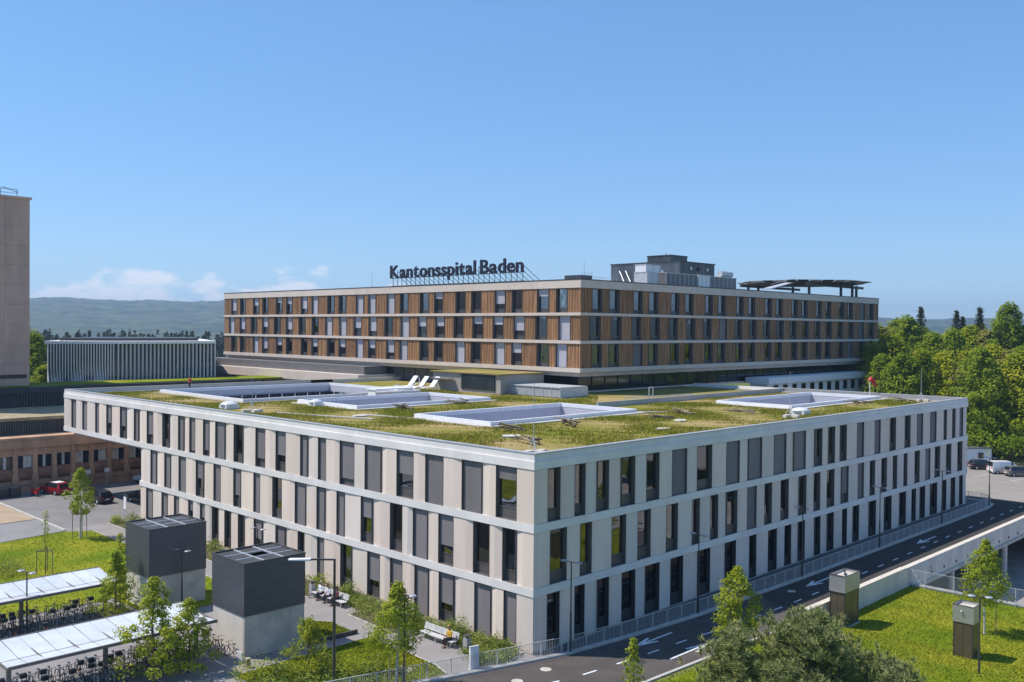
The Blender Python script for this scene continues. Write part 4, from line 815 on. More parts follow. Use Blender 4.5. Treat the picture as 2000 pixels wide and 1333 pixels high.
# ================================================================== PLANTS
def cyl_path(mb, pts, r0, r1, n=6):
    k = len(pts)-1
    for i in range(k): mb.tube(pts[i], pts[i+1], r0+(r1-r0)*i/k, r0+(r1-r0)*(i+1)/k, n, cap=False)
def tree_meshes(name, h, trunk_h, prof, nleaf, lsize, leafm, barkm, seed, ncl=40, clr=0.5, tr=0.09, upb=0.4):
    """prof(t)->radius for t in 0..1 from crown base to top. Returns root with trunk and crown in local space."""
    rng = np.random.default_rng(seed); t = thing(name, 'x', 'tree'); tb = MB()
    pts = [(0, 0, -0.1)]+[(rng.normal()*0.02*h*k/5, rng.normal()*0.02*h*k/5, h*0.97*k/5) for k in range(1, 6)]; cyl_path(tb, pts, tr, tr*0.2, 7)
    C = []
    for k in range(ncl):
        q = (k+rng.uniform(0, 1))/ncl; z = trunk_h+(h-trunk_h)*q; a = k*2.4+rng.uniform(-.5, .5); r = prof(q)*rng.uniform(0.35, 0.95); c = np.array([math.cos(a)*r, math.sin(a)*r, z]); C.append((c, clr*rng.uniform(.6, 1.3)*(0.55+0.45*prof(q)/max(prof(x/10) for x in range(11)))))
        i = min(4, max(0, int(5*(z-r*0.5)/h))); zb = max(trunk_h*0.8, z-r*0.55); base = np.array(pts[i])*0; base[2] = zb
        tb.tube(base, c, tr*0.32*(1-q*.6), tr*0.07, 4, cap=False)
    tb.build('trunk', barkm, t, smooth=True)
    per = nleaf//ncl; P = []; DN = []; cc = np.array([0, 0, trunk_h+(h-trunk_h)*.45])
    for c, r in C:
        d = rng.normal(size=(per, 3)); d /= np.linalg.norm(d, axis=1)[:, None]; P.append(c+d*(r*rng.uniform(0.25, 1.0, per)**0.6)[:, None]*np.array([1, 1, 0.75])); oc = (c-cc)/max(.3, np.linalg.norm(c-cc)); DN.append(d*.75+oc*.6)
    quads('crown', leaf_quads(np.concatenate(P), lsize, upb, rng=rng, out=np.concatenate(DN)), leafm, t)
    return t
def stakes(parent, r=0.55, h=1.7, n=3, m=STAKE):
    for k in range(n): a = 0.6+k*2*math.pi/n; MB().tube((r*math.cos(a), r*math.sin(a), 0), (r*math.cos(a), r*math.sin(a), h), .04, n=6).build('stake', m, parent)
    b = MB(); pts = [(r*math.cos(0.6+k*2*math.pi/n), r*math.sin(0.6+k*2*math.pi/n), h-.1) for k in range(n)]
    for k in range(n): b.bar(pts[k], pts[(k+1) % n], .03, .07)
    b.build('tie', m, parent)
egg = lambda R_: (lambda t: R_*math.sin(math.pi*min(1, (t*0.86+0.14)))**0.8*(1.15-0.55*t))
def tree_at(x, y, z, label, **k):
    st = k.pop('st', None); t = tree_meshes(k.pop('name', 'young_tree'), **k); t.location = (x, y, z); t.rotation_euler = (0, 0, random.uniform(0, 6)); t['label'] = label; t['group'] = 'young trees around the building'
    if st: stakes(t, *st)
    return t
tree_at(-8.2, 53.9, 0, 'staked young tree with white trunk on the lawn before the dark parked car', h=6.9, trunk_h=2.5, prof=egg(1.55), nleaf=2600, lsize=.22, leafm=LEAF, barkm=BARKP, seed=1, ncl=34, clr=.55, tr=.11, st=(0.75, 2.6))
tree_at(-15.4, 42.4, 0, 'thin almost bare sapling between tall stakes on the left lawn', h=5.4, trunk_h=2.2, prof=lambda t: .42*(1-t*.6), nleaf=260, lsize=.16, leafm=LEAF, barkm=BARK, seed=2, ncl=26, clr=.3, tr=.05, st=(0.7, 2.1))
tree_at(-17.0, 24.2, 0, 'bushy green tree growing between the two bicycle shelters', h=5.3, trunk_h=.9, prof=lambda t: 2.1*(1-t)**.9*min(1, .5+t*4)*(1+.2*math.sin(t*15)), nleaf=3400, lsize=.18, leafm=LEAF, barkm=BARK, seed=3, ncl=44, clr=.55, tr=.09, st=(0.6, 1.1))
tree_at(-14.9, 28.4, 0, 'sparse slender tree in front of the rear concrete shaft', h=5.6, trunk_h=1.2, prof=lambda t: 1.15*(1-t)**.6*min(1, .4+t*4), nleaf=1000, lsize=.17, leafm=LEAF, barkm=BARK, seed=4, ncl=40, clr=.4, tr=.07)
tree_at(-19.8, 12.0, 0, 'tall leafy maple rising through the front bicycle shelter', h=6.3, trunk_h=.8, prof=lambda t: 2.3*(1-t)**.6*min(1, .55+t*4)*(1+.25*math.sin(t*17)), nleaf=4200, lsize=.185, leafm=LEAF, barkm=BARK, seed=5, ncl=56, clr=.6, tr=.1)
tree_at(-17.4, 12.4, 0, 'low yellow-green maple beside the parked black bicycles', h=4.4, trunk_h=.5, prof=lambda t: 2.1*(1-t)**.6*min(1, .6+t*4)*(1+.2*math.sin(t*13)), nleaf=3200, lsize=.18, leafm=LEAF, barkm=BARK, seed=6, ncl=44, clr=.6, tr=.08)
tree_at(-9.75, 1.75, 0, 'rounded young tree with pale trunk beside the path lamp before the facade', h=6.1, trunk_h=2.1, prof=egg(1.75), nleaf=4200, lsize=.18, leafm=LEAF, barkm=BARKP, seed=7, ncl=56, clr=.55, tr=.09, st=(0.6, 2.4, 2))
tree_at(8.75, -9.7, 0, 'bright green young tree on the verge across the road', h=6.0, trunk_h=1.4, prof=egg(1.75), nleaf=4200, lsize=.185, leafm=LEAF, barkm=BARK, seed=8, ncl=58, clr=.55, tr=.09)
tree_at(29.5, -17.9, -1.1, 'leafy young tree with white trunk guard by the mesh fence', h=6.9, trunk_h=2.4, prof=egg(1.75), nleaf=4200, lsize=.1851, leafm=LEAF, barkm=BARKP, seed=9, ncl=56, clr=.6, tr=.1, st=(0.8, 2.8, 2))
tree_at(-0.6, -8.6, 0, 'small sapling top showing over the road edge at the bottom', h=3.3, trunk_h=.6, prof=lambda t: .9*(1-t)**.7, nleaf=700, lsize=.18, leafm=LEAF, barkm=BARK, seed=10, ncl=30, clr=.3, tr=.05)
# layered small conifer by the near shaft
t = thing('young_tree', 'small layered larch in front of the near concrete shaft', 'tree', (-12.2, 7.4, 0), group='young trees around the building')
tb = MB(); cyl_path(tb, [(0, 0, 0), (.1, 0, 1.6), (-.05, .1, 3.4)], .07, .02, 6); P = []; rng = np.random.default_rng(31)
for k in range(26):
    z = .7+2.5*k/26; a = k*2.2; l_ = 1.9*(1-k/30); e = np.array([math.cos(a)*l_, math.sin(a)*l_, z+.25]); tb.tube((0, 0, z), e, .025, .008, 4, cap=False)
    q = rng.uniform(.15, 1, 70)[:, None]; P.append(np.array([0, 0, z])+(e-np.array([0, 0, z]))*q+rng.normal(scale=.11, size=(70, 3)))
tb.build('trunk', BARK, t); quads('crown', leaf_quads(np.concatenate(P), .17, .5, .5, rng), LEAF, t)
# pines in the foreground ----------------------------------------------------
def pine(x, y, z, h, rad, label, seed, ntuft=900):
    rng = np.random.default_rng(seed); t = thing('pine_tree', label, 'tree', (x, y, z), group='pines in the foreground'); tb = MB()
    cyl_path(tb, [(0, 0, -.2), (.15, -.1, h*.4), (-.1, .1, h*.9)], .17, .05, 7); V = []; CN = []
    nb = 40; tips = []
    for k in range(nb):
        q = (k+.5)/nb; zz_ = h*(.22+.72*q); a = k*2.4+rng.uniform(-.4, .4); l_ = rad*(1-q**2.2)**.5*rng.uniform(.6, 1.05); e = np.array([math.cos(a)*l_, math.sin(a)*l_, zz_+l_*.12+.2]); s_ = np.array([0, 0, zz_-.3*l_])
        tb.tube(s_, e, .05, .015, 5, cap=False)
        for j in range(ntuft//nb):
            u_ = rng.uniform(.3, 1.05); tips.append(s_+(e-s_)*u_+rng.normal(scale=.28*(.5+u_), size=3)*np.array([1, 1, .6]))
    tips += [np.array([rng.normal()*.25, rng.normal()*.25, h*rng.uniform(.85, 1.02)]) for _ in range(24)]
    for c in tips:
        up_ = np.array([c[0]*.12, c[1]*.12, 1.0]); up_ /= np.linalg.norm(up_); n_ = 26
        d = rng.normal(size=(n_, 3)); d /= np.linalg.norm(d, axis=1)[:, None]; d = d*.9+up_*.75; d /= np.linalg.norm(d, axis=1)[:, None]
        l_ = rng.uniform(.2, .42, n_)[:, None]; s_ = np.cross(d, rng.normal(size=(n_, 3))); s_ /= np.linalg.norm(s_, axis=1)[:, None]
        o_ = c+up_*rng.uniform(-.1, .1, n_)[:, None]; V.append(np.stack([o_-s_*.024, o_+s_*.024, o_+d*l_], 1))
        if rng.uniform() < .35: CN.append((c, c+up_*rng.uniform(.15, .3)))
    tb.build('trunk', BARK, t); tris('crown', np.concatenate(V), PINE, t); b = MB()
    for a, c in CN: b.tube(a, c, .016, .008, 4, cap=False)
    tag(b.build('shoots', CANDLE, t), kind='stuff'); return t
pine(-1.2, -19.8, 0, 7.3, 3.5, 'broad pine in front, full of pale upright shoots', 41, 2400)
pine(0.6, -22.8, 0, 5.2, 2.4, 'lower pine at the right of the foreground clump', 42, 1400)
pine(-3.6, -17.0, 0, 6.3, 1.9, 'small pine at the left of the foreground clump', 43, 800)
# wood on the right ------------------------------------------------------------
def forest_proto(name, h, rad, leafm, seed, nleaf=9000, ls=.62):
    return tree_meshes(name, h=h, trunk_h=h*.12, prof=lambda t: rad*(math.sin(math.pi*(.18+.82*t))**.55)*(1-.15*t), nleaf=nleaf, lsize=ls, leafm=leafm, barkm=BARK, seed=seed, ncl=64, clr=rad*.36, tr=.3, upb=.5)
prot = [forest_proto('beech_tree', 21, 6.0, WOODA, 51), forest_proto('lime_tree', 20, 5.6, WOODB, 52), forest_proto('ash_tree', 19, 5.2, WOODC, 53), forest_proto('maple_tree', 20, 6.2, WOODA, 54), forest_proto('oak_tree', 21, 6.6, WOODB, 55)]
t = thing('spruce_tree', 'x', 'tree'); tb = MB(); tb.tube((0, 0, -.5), (0, 0, 25), .3, .04, 7); P = []; rng = np.random.default_rng(61)
for k in range(90):
    q = k/90; z = 4+21.5*q; l_ = 3.6*(1-q)**.8+.15; a = k*2.4; e = np.array([math.cos(a)*l_, math.sin(a)*l_, z-.25*l_]); tb.tube((0, 0, z), e, .05, .01, 4, cap=False)
    u_ = rng.uniform(.1, 1.05, 46)[:, None]; P.append(np.array([0, 0, z])+(e-np.array([0, 0, z]))*u_+rng.normal(scale=.22, size=(46, 3)))
tb.build('trunk', BARK, t); quads('crown', leaf_quads(np.concatenate(P), .5, .3, .4, rng), SPRUCE, t); spr = t
ORD = ['first', 'second', 'third', 'fourth', 'fifth', 'sixth', 'seventh', 'eighth', 'ninth', 'tenth', 'eleventh', 'twelfth', 'thirteenth', 'fourteenth', 'fifteenth', 'sixteenth', 'seventeenth', 'eighteenth']
used = [[] for _ in prot]; us = []
def dpos(px, d):           # ground position at a bearing (pixels right of centre at f=1839) and a distance
    a = YAW-math.atan((px-1000)/1839.05); return CAM[0]+d*math.cos(a), CAM[1]+d*math.sin(a)
KIND = ['dark beech', 'yellow-green lime', 'olive ash', 'dense maple', 'bright oak']
rows = [('front', 178, [1725, 1765, 1800, 1842, 1878, 1915, 1948, 1982, 2015, 2050], 2.4, .76), ('middle', 196, [1705, 1742, 1785, 1822, 1862, 1900, 1940, 1975, 2010], 3.6, .86), ('back', 218, [1690, 1730, 1772, 1815, 1850, 1893, 1930, 1968, 2005, 2040], 5, .92), ('rear', 245, [1650, 1700, 1752, 1800, 1856, 1910, 1960, 2010], 6, .90)]
for rn, d, pxs, z, s in rows:
    for i, px in enumerate(pxs):
        k = (i*3+len(rn)) % 5; dd = d+random.uniform(-6, 6); x, y = dpos(px, dd); o = place(prot[k], used[k], (x, y, z-1.5), random.uniform(0, 6), f'{KIND[k]} tree, {ORD[i]} from the left in the {rn} row of the wood', 'trees of the wood behind the car park', tuple(q*s*random.uniform(.88, 1.12)*(1.14 if px in (1968, 1960, 1730) else 1) for q in (1, 1, 1)))
for px, d, s, lb in ((1798, 232, .93, 'dark spruce tip left in the wood skyline'), (1868, 236, .90, 'dark spruce tip in the middle of the wood skyline'), (1880, 240, .85, 'lower spruce beside the middle spruce of the wood'), (1913, 228, .92, 'dark spruce left of the tall right-hand crown of the wood')):
    x, y = dpos(px, d); place(spr, us, (x, y, 3), random.uniform(0, 6), lb, 'spruces of the wood', s)
# trees and shrubs beyond the left tower
for px, d, k, s, lb in ((66, 190, 0, .72, 'rounded dark tree beside the brown tower'), (88, 176, 3, .5, 'lower bushy tree left of the finned building'), (40, 205, 4, .8, 'leafy tree half hidden behind the brown tower')):
    x, y = dpos(px, d); place(prot[k], used[k], (x, y, 4), 1.0, lb, 'trees beside the tower', s)
# far wood below the hills: one mass
P = []; rng = np.random.default_rng(71)
FW = []
for k in range(240):
    px = rng.uniform(55, 640); d = rng.uniform(430, 620); x, y = dpos(px, d); hh = rng.uniform(11, 17); n_ = 90
    u_ = rng.uniform(0, 1, n_); a = rng.uniform(0, 6.28, n_); r = (3.4*(1-u_)**.8)*rng.uniform(.5, 1, n_); P.append(np.stack([x+r*np.cos(a), y+r*np.sin(a), hh*u_+1.5], 1))
tag(quads('far_wood', leaf_quads(np.concatenate(P), 2.0, .3, .6, rng), SPRUCE), 'dark far conifer wood behind the finned building', 'wood', kind='stuff')
P = []
for k in range(400):
    px = rng.uniform(40, 330); d = rng.uniform(260, 420); x, y = dpos(px, d); q = rng.normal(size=(40, 3))*np.array([2.8, 2.8, 1.8])+np.array([x, y, 3]); P.append(q)
tag(quads('far_bushes', leaf_quads(np.concatenate(P), 1.5, .5, .7, rng), WOODC), 'mass of pale green bushes beyond the tower', 'bushes', kind='stuff')
# undergrowth at the foot of the wood
P = []
for k in range(260):
    px = rng.uniform(1700, 2030); d = rng.uniform(168, 182); x, y = dpos(px, d); P.append(rng.normal(size=(46, 3))*np.array([1.6, 1.6, .9])+np.array([x, y, 3.6]))
tag(quads('undergrowth', leaf_quads(np.concatenate(P), .6, .5, .6, rng), WOODA), 'tangled green undergrowth along the foot of the wood', 'undergrowth', kind='stuff')
# planting along the facade: ground cover stuff plus counted shrubs
P = []
for bd in BEDS:
    A = scatter(bd, 900 if bd is BEDS[0] else 320, .0, rng)
    for p in A: P.append(p+np.abs(rng.normal(size=(16, 3)))*np.array([1, 1, 1])*.0+rng.normal(size=(16, 3))*np.array([.2, .2, .12])+np.array([0, 0, .26]))
tag(quads('bed_planting', leaf_quads(np.concatenate(P), .14, .5, .45, rng), LEAFD), 'low mixed planting in the beds along the pale facade', 'planting', kind='stuff')
P = [p+rng.normal(size=(30, 3))*np.array([.28, .28, .2])+np.array([0, 0, .35]) for p in scatter([(-15.6, 9.0), (-9.6, 4.4), (-9.8, 2.4), (-15.6, 3.9)], 240, 0, rng) if p[1] < 4.2+(-p[0]-9.6)*.62]
P += [p+rng.normal(size=(30, 3))*np.array([.35, .35, .25])+np.array([0, 0, .45]) for p in scatter([(-24, 48.5), (-16.5, 47), (-16.5, 43), (-24, 42)], 150, 0, rng)]
P += [p+rng.normal(size=(22, 3))*np.array([.2, .2, .12])+np.array([0, 0, .25]) for p in scatter([(-4.2, 1.0), (-2.4, .1), (-1.0, .4), (-.4, 1.3), (-.4, 3.2), (-3, 3.2)], 240, 0, rng)]
tag(quads('perennial_planting', leaf_quads(np.concatenate(P), .17, .5, .5, rng), LEAFD), 'loose perennial clumps on the lawns and bed corners', 'planting', kind='stuff')
def shrub(x, y, s, label, m=LEAFD, seed=0, z=0):
    rg = np.random.default_rng(seed+200); t = thing('shrub', label, 'shrub', (x, y, z), group='shrubs in the beds'); b = MB()
    for k in range(6): a = k*1.05; b.tube((0, 0, 0), (.3*s*math.cos(a), .3*s*math.sin(a), .5*s), .02, .008, 4)
    b.build('stems', BARK, t); c = rg.normal(size=(9, 3))*np.array([.32, .32, .15])*s+np.array([0, 0, .55*s]); P = np.concatenate([q+rg.normal(size=(60, 3))*.2*s for q in c]); P[:, 2] = np.maximum(P[:, 2], .05)
    quads('foliage', leaf_quads(P, .15, .5, .55, rg), m, t)
SH = [(-1.6, 56.8, 'green shrub in the bed at the far left end of the facade'), (-2.6, 58.6, 'bushy shrub at the plaza corner of the long bed'), (-1.3, 40.2, 'shrub in the bed behind the rear shaft'), (-1.2, 23.0, 'yellow-green shrub left of the bench with three people'), (-1.0, 19.0, 'shrub behind the bench with three people'), (-2.6, 12.6, 'rounded shrub in the bed between the two benches'), (-2.2, 10.6, 'shrub left of the lone sitter bench'), (-1.2, 6.0, 'shrub behind the bench of the lone sitter'), (-1.3, 2.4, 'shrub near the building corner right of the bin')]
for i, (x, y, lb) in enumerate(SH): shrub(x, y, random.uniform(.8, 1.15), lb, LEAF if i in (3, 1) else LEAFD, i)
for i in range(7): shrub(-15.2+i*1.15, 8.6-i*.82, random.uniform(.9, 1.3), ORD[i]+' shrub from the left along the bottom lawn edge before the near shaft', LEAFD if i % 2 else LEAF, 30+i)
# grass relief: planted roof and lawns
rf = np.concatenate([scatter([(1.3, 1.3), (LX-1.5, 1.3), (LX-1.5, 24.6), (36, 24.6), (50, 36), (50, 40), (40, 60), (40, LY-1.4), (1.3, LY-1.4)], 330000, ZR, rng)])
keep = np.ones(len(rf), bool)
for x0, x1, y0, y1 in WELLS: keep &= ~((rf[:, 0] > x0-.9) & (rf[:, 0] < x1+.6) & (rf[:, 1] > y0-.9) & (rf[:, 1] < y1+.6))
rf = rf[keep]; dn = np.sin(rf[:, 0]*.55+1.3*np.sin(rf[:, 1]*.31))+np.sin(rf[:, 1]*.47+2*np.sin(rf[:, 0]*.23))+.7*np.sin(rf[:, 0]*1.9+rf[:, 1]*1.3)
rf = rf[(dn+rng.normal(scale=.7, size=len(rf))) > -.35]; dn2 = np.sin(rf[:, 0]*.55+1.3*np.sin(rf[:, 1]*.31))+np.sin(rf[:, 1]*.47+2*np.sin(rf[:, 0]*.23))
tag(tris('roof_meadow', blades(rf-np.array([0, 0, .02]), np.maximum(.07, .13+.07*dn2), .09, rng, .8), GRASSB), 'patchy grass and sedum meadow covering the front roof', 'grass', kind='stuff')
G = []
for p, n_ in ((LAWN_A, 60000), (LAWN_B, 5000), (LAWN_C, 18000), ([(1.6, -30), (38.6, -30), (38.6, -8.8), (16, -8.8), (1.6, -8.3)], 60000), ([(-8, -14), (1.5, -14), (1.5, -8.2), (-8, -6.2)], 6000)):
    g_ = scatter(p, n_, .03, rng)
    if p[0][0] == 1.6: g_[:, 2] = np.where(g_[:, 0] > 15, np.maximum(-1.1, -1.1*(g_[:, 0]-15)/9), 0)+.03
    G.append(g_)
tag(tris('lawn_grass', blades(np.concatenate(G), .10, .07, rng, .6), TURFB), 'short mown grass of the lawns around the buildings', 'grass', kind='stuff')
# ================================================================== SHAFTS AND SHELTERS
def shaft(x0, x1, y0, y1, zs, zt, label, opening):
    t = thing('vent_shaft', label, 'vent shaft', ((x0+x1)/2, (y0+y1)/2, 0), world=True, group='concrete ventilation shafts')
    i = 0.06; wd = (x1-x0)/4
    for k in range(4): MB().box(x0+i+k*wd*.985, x0+i+(k+1)*wd*.985-.012, y0+i, y0+i+.2, 0, zs-.35 if k % 2 else zs).build('concrete_panel', CONC, t)
    for k in (1, 3): MB().box(x0+i+k*wd*.985, x0+i+(k+1)*wd*.985-.012, y0+i+.004, y0+i+.2, zs-.34, zs).build('concrete_panel', CONC, t)
    MB().box(x0+i, x0+i+.2, y0+i+.21, y1-i, 0, zs).build('concrete_panel', CONC2, t)  # sunlit side painted as paler concrete than the shaded front
    b = MB(); b.box(x1-.3, x1-i-.02, y0+.3, y1-i, 0, zs); b.box(x0+.3, x1-.31, y1-.3, y1-i, 0, zs); b.build('concrete_wall', CONC, t)
    b = MB(); b.box(x0, x1, y0, y0+.12, zs+.01, zt); b.box(x0, x0+.12, y0+.12, y1, zs+.01, zt); b.box(x1-.12, x1, y0+.12, y1, zs+.01, zt); b.box(x0+.12, x1-.12, y1-.12, y1, zs+.01, zt); b.build('mesh_cladding', MESHBOX, t)
    b = MB()          # fine ribs of the cladding
    for k in range(60):
        z = zs+.08+(zt-zs-.12)*k/60; b.box(x0-.012, x0, y0, y1, z, z+.02); b.box(x0, x1, y0-.012, y0, z, z+.02)
    b.build('cladding_ribs', mat('rib_dark', (0.10, 0.10, 0.11), 0.4, 0.1, 2, metal=.4), t)
    b = MB(); b.box(x0-.03, x1+.03, y0-.03, y0+.07, zt+.003, zt+.09); b.box(x0-.03, x1+.03, y1-.07, y1+.03, zt+.003, zt+.09); b.box(x0-.03, x0+.07, y0+.07, y1-.07, zt+.003, zt+.09); b.box(x1-.07, x1+.03, y0+.07, y1-.07, zt+.003, zt+.09); b.build('edge_trim', STEELD, t)
    nx_, ny_ = 3, 3
    for a in range(nx_):
        for c in range(ny_):
            if opening and a == 1 and c == 1: continue
            u0, u1 = x0+.1+(x1-x0-.2)*a/nx_, x0+.1+(x1-x0-.2)*(a+1)/nx_; v0, v1 = y0+.1+(y1-y0-.2)*c/ny_, y0+.1+(y1-y0-.2)*(c+1)/ny_
            g_ = MB().box(u0+.03, u1-.03, v0+.03, v1-.03, zt-.12, zt-.06).build('grating', DARKMETAL, t); b = MB(); n_ = 9
            for k in range(n_): vv = v0+.06+(v1-v0-.12)*k/n_; b.box(u0+.04, u1-.04, vv, vv+.07, zt-.059, zt-.01)
            b.build('louvre', LOUVRE, g_)
    b = MB()
    for a in (1, 2): xx = x0+.1+(x1-x0-.2)*a/3; b.box(xx-.04, xx+.04, y0+.1, y1-.1, zt-.05, zt+.05); yy = y0+.1+(y1-y0-.2)*a/3; b.box(x0+.1, x1-.1, yy-.035, yy+.035, zt-.05, zt+.045)
    b.build('roof_bar', GALV, t)
    if opening: MB().box(x0+1.7, x1-1.7, y0+1.7, y1-1.7, zt-1.2, zt-.5).build('fan_housing', mat('beige_housing', (0.5, 0.45, 0.36), 0.6, 0.1, 1), t)
shaft(-13.8, -9.3, 25.95, 30.1, 2.45, 6.0, 'rear concrete shaft with dark mesh upper half beside the rear bicycle shelter', False)
shaft(-13.8, -9.3, 12.2, 16.4, 2.66, 6.0, 'near concrete shaft with dark mesh upper half and an open roof bay', True)
def shelter(x0, x1, y0, y1, z, label, posts):
    t = thing('bicycle_shelter', label, 'shelter', ((x0+x1)/2, (y0+y1)/2, 0), world=True, group='bicycle shelters'); n_ = round((x1-x0)/1.02); ym = y0+(y1-y0)*.33
    for k in range(n_):
        a, c = x0+(x1-x0)*k/n_+.012, x0+(x1-x0)*(k+1)/n_-.012; g = .03 if k % 2 else 0
        for (ya, za), (yb, zb) in (((y0+.08, z+.12), (ym-.03, z)), ((ym+.03, z), (y1-.05, z+.28))):
            MB().add([(a+g, ya, za), (c, ya, za), (c, yb, zb), (a+g, yb, zb), (a+g, ya, za-.04), (c, ya, za-.04), (c, yb, zb-.04), (a+g, yb, zb-.04)], [(0,1,2,3),(7,6,5,4),(0,4,5,1),(1,5,6,2),(2,6,7,3),(3,7,4,0)]).build('roof_panel', POLY, t)
    b = MB(); b.box(x0, x1, y0-.04, y0+.06, z-.02, z+.16); b.box(x0, x1, y1-.04, y1+.04, z+.14, z+.32); b.box(x0, x1, ym-.025, ym+.025, z-.12, z+.012)
    b.box(x1-.003, x1+.06, y0, y1, z-.05, z+.1); b.box(x0-.06, x0+.003, y0, y1, z-.05, z+.1); b.build('edge_beam', TAUPE, t)
    for k in range(0, n_+1, 2): xx = x0+(x1-x0)*k/n_; MB().bar((xx, y0+.1, z-.02), (xx, y1-.1, z+.08), .07, .12).build('rafter', TAUPE, t)
    for x in posts: MB().box(x-.11, x+.11, ym-.11, ym+.11, 0, z-.08).build('post', TAUPE, t)
    for k in range(int((x1-x0)/.9)):
        xx = x0+.5+k*.9
        for yy in (y0+.9, y1-1.1): MB().path([(xx, yy-.35, 0), (xx, yy-.35, .7), (xx, yy+.35, .7), (xx, yy+.35, 0)], .022, 5).build('rack', GALV, t)
    return t
shelter(-37.0, -15.7, 26.0, 30.4, 2.55, 'rear pale-roofed bicycle shelter on the left lawn edge', (-35, -28.5, -22.1, -16.4))
shelter(-27.4, -15.3, 12.9, 17.6, 2.55, 'front pale-roofed bicycle shelter at the bottom left', (-26.9, -21.6, -15.9))
t = thing('stake_frame', 'low timber guard frame by the rear shelter', 'frame', (-16.4, 22.0, 0)); stakes(t, .7, 1.15, 4)
# bicycles
def bicycle_proto(fm, basket=False):
    t = thing('bicycle', 'x', 'bicycle')
    for x in (-.52, .52):
        wbuild = MB().torus((x, 0, .34), (0, 1, 0), .32, .022, 20, 5).build('wheel', RUBBER, t); b = MB(); b.torus((x, 0, .34), (0, 1, 0), .295, .008, 16, 4); b.tube((x, -.04, .34), (x, .04, .34), .03, n=6)
        for k in range(8): a = k*math.pi/4; b.tube((x, 0, .34), (x+.29*math.cos(a), 0, .34+.29*math.sin(a)), .004, n=3, cap=False)
        b.build('rim', GALV, wbuild)
    b = MB(); bb, st, hd = (-.08, 0, .30), (-.2, 0, .78), (.34, 0, .82)
    for a, c in ((bb, st), (bb, (.36, 0, .72)), (st, hd), (bb, (-.52, 0, .34)), (st, (-.52, 0, .34)), (hd, (.40, 0, .62)), ((.40, 0, .62), (.52, 0, .34))): b.tube(a, c, .02, n=6)
    b.build('frame', fm, t); b = MB(); b.tube(st, (-.22, 0, .92), .014, n=5); b.build('seat_post', GALV, t)
    b = MB(); b.add([(-.36, -.07, .95), (-.36, .07, .95), (-.05, .02, .95), (-.05, -.02, .95), (-.34, -.06, .9), (-.34, .06, .9), (-.07, .015, .91), (-.07, -.015, .91)], [(3,2,1,0),(4,5,6,7),(0,1,5,4),(1,2,6,5),(2,3,7,6),(3,0,4,7)]); b.build('saddle', BLACKP, t)
    b = MB(); b.tube(hd, (.33, 0, 1.0), .015, n=5); b.path([(.22, -.29, 1.02), (.34, -.2, 1.0), (.34, .2, 1.0), (.22, .29, 1.02)], .015, 5); b.build('handlebar', BLACKP, t)
    b = MB(); b.torus(bb, (0, 1, 0), .08, .012, 12, 4); b.tube((-.08, -.09, .2), (-.08, .09, .4), .012, n=4); b.build('crank', GALV, t)
    if basket: b = MB(); b.box(.38, .66, -.17, .17, .86, 1.1); b.build('basket', DARKMETAL, t)
    b = MB(); b.add([(-.85, -.03, .3), (-.85, .03, .3), (-.7, .03, .64), (-.7, -.03, .64), (-.4, .03, .7), (-.4, -.03, .7)], [(0, 1, 2, 3), (3, 2, 4, 5)]); b.build('mudguard', fm, t)
    return t
fr = [mat('frame_black', (0.02, 0.02, 0.022), .35, .1, 3), mat('frame_silver', (.4, .4, .42), .35, .1, 3, metal=.5), mat('frame_blue', (.02, .04, .12), .35, .1, 3), mat('frame_red', (.18, .02, .02), .35, .1, 3), mat('frame_green', (.03, .08, .05), .35, .1, 3)]
bp_ = [(bicycle_proto(m, i % 2 == 1), []) for i, m in enumerate(fr)]
CN = ['black', 'silver', 'blue', 'red', 'green']
BC = {}
def bike(x, y, rz, where, group):
    k = random.choice((0, 0, 0, 1, 1, 2, 3, 4)); n_ = BC[(k, where)] = BC.get((k, where), -1)+1
    return place(bp_[k][0], bp_[k][1], (x, y, 0), rz, f'{ORD[n_]} {CN[k]} bicycle from the left {where}', group)
for k in range(21): bike(-27.0+k*.53, 14.35+random.uniform(-.15, .15), R(90)+random.uniform(-.12, .12), 'in the front rack of the front shelter', 'bicycles under the front shelter')
for k in range(20): bike(-26.8+k*.55, 16.35+random.uniform(-.2, .2), R(-90)+random.uniform(-.12, .12), 'in the rear rack of the front shelter', 'bicycles under the front shelter')
for k in range(19): bike(-25.6+k*.51, 27.3+random.uniform(-.15, .15), R(90)+random.uniform(-.12, .12), 'in the front rack of the rear shelter', 'bicycles under the rear shelter')
for k in range(15): bike(-25.2+k*.6, 29.3+random.uniform(-.2, .2), R(-90)+random.uniform(-.12, .12), 'in the rear rack of the rear shelter', 'bicycles under the rear shelter')
for k in range(9): bike(-25.8+k*.62, 24.6+random.uniform(-.2, .2), R(80)+random.uniform(-.2, .2), 'parked loosely in front of the rear shelter', 'bicycles in front of the rear shelter')
for i, (x, y, a, k, lb) in enumerate(((-14.25, 15.6, 1.75, 3, 'red bicycle leaning on the near shaft wall, farthest of three'), (-14.3, 14.3, 1.45, 0, 'black bicycle leaning on the near shaft wall, middle of three'), (-14.2, 13.0, 1.7, 2, 'blue bicycle leaning on the near shaft wall, nearest the corner'), (-15.2, 14.6, 2.4, 0, 'black bicycle with its wheel turned out at the shelter end'), (-16.6, 23.6, .3, 1, 'silver bicycle beside the timber guard frame'))):
    o = place(bp_[k][0], bp_[k][1], (x, y, 0), a, lb, 'bicycles outside the racks')
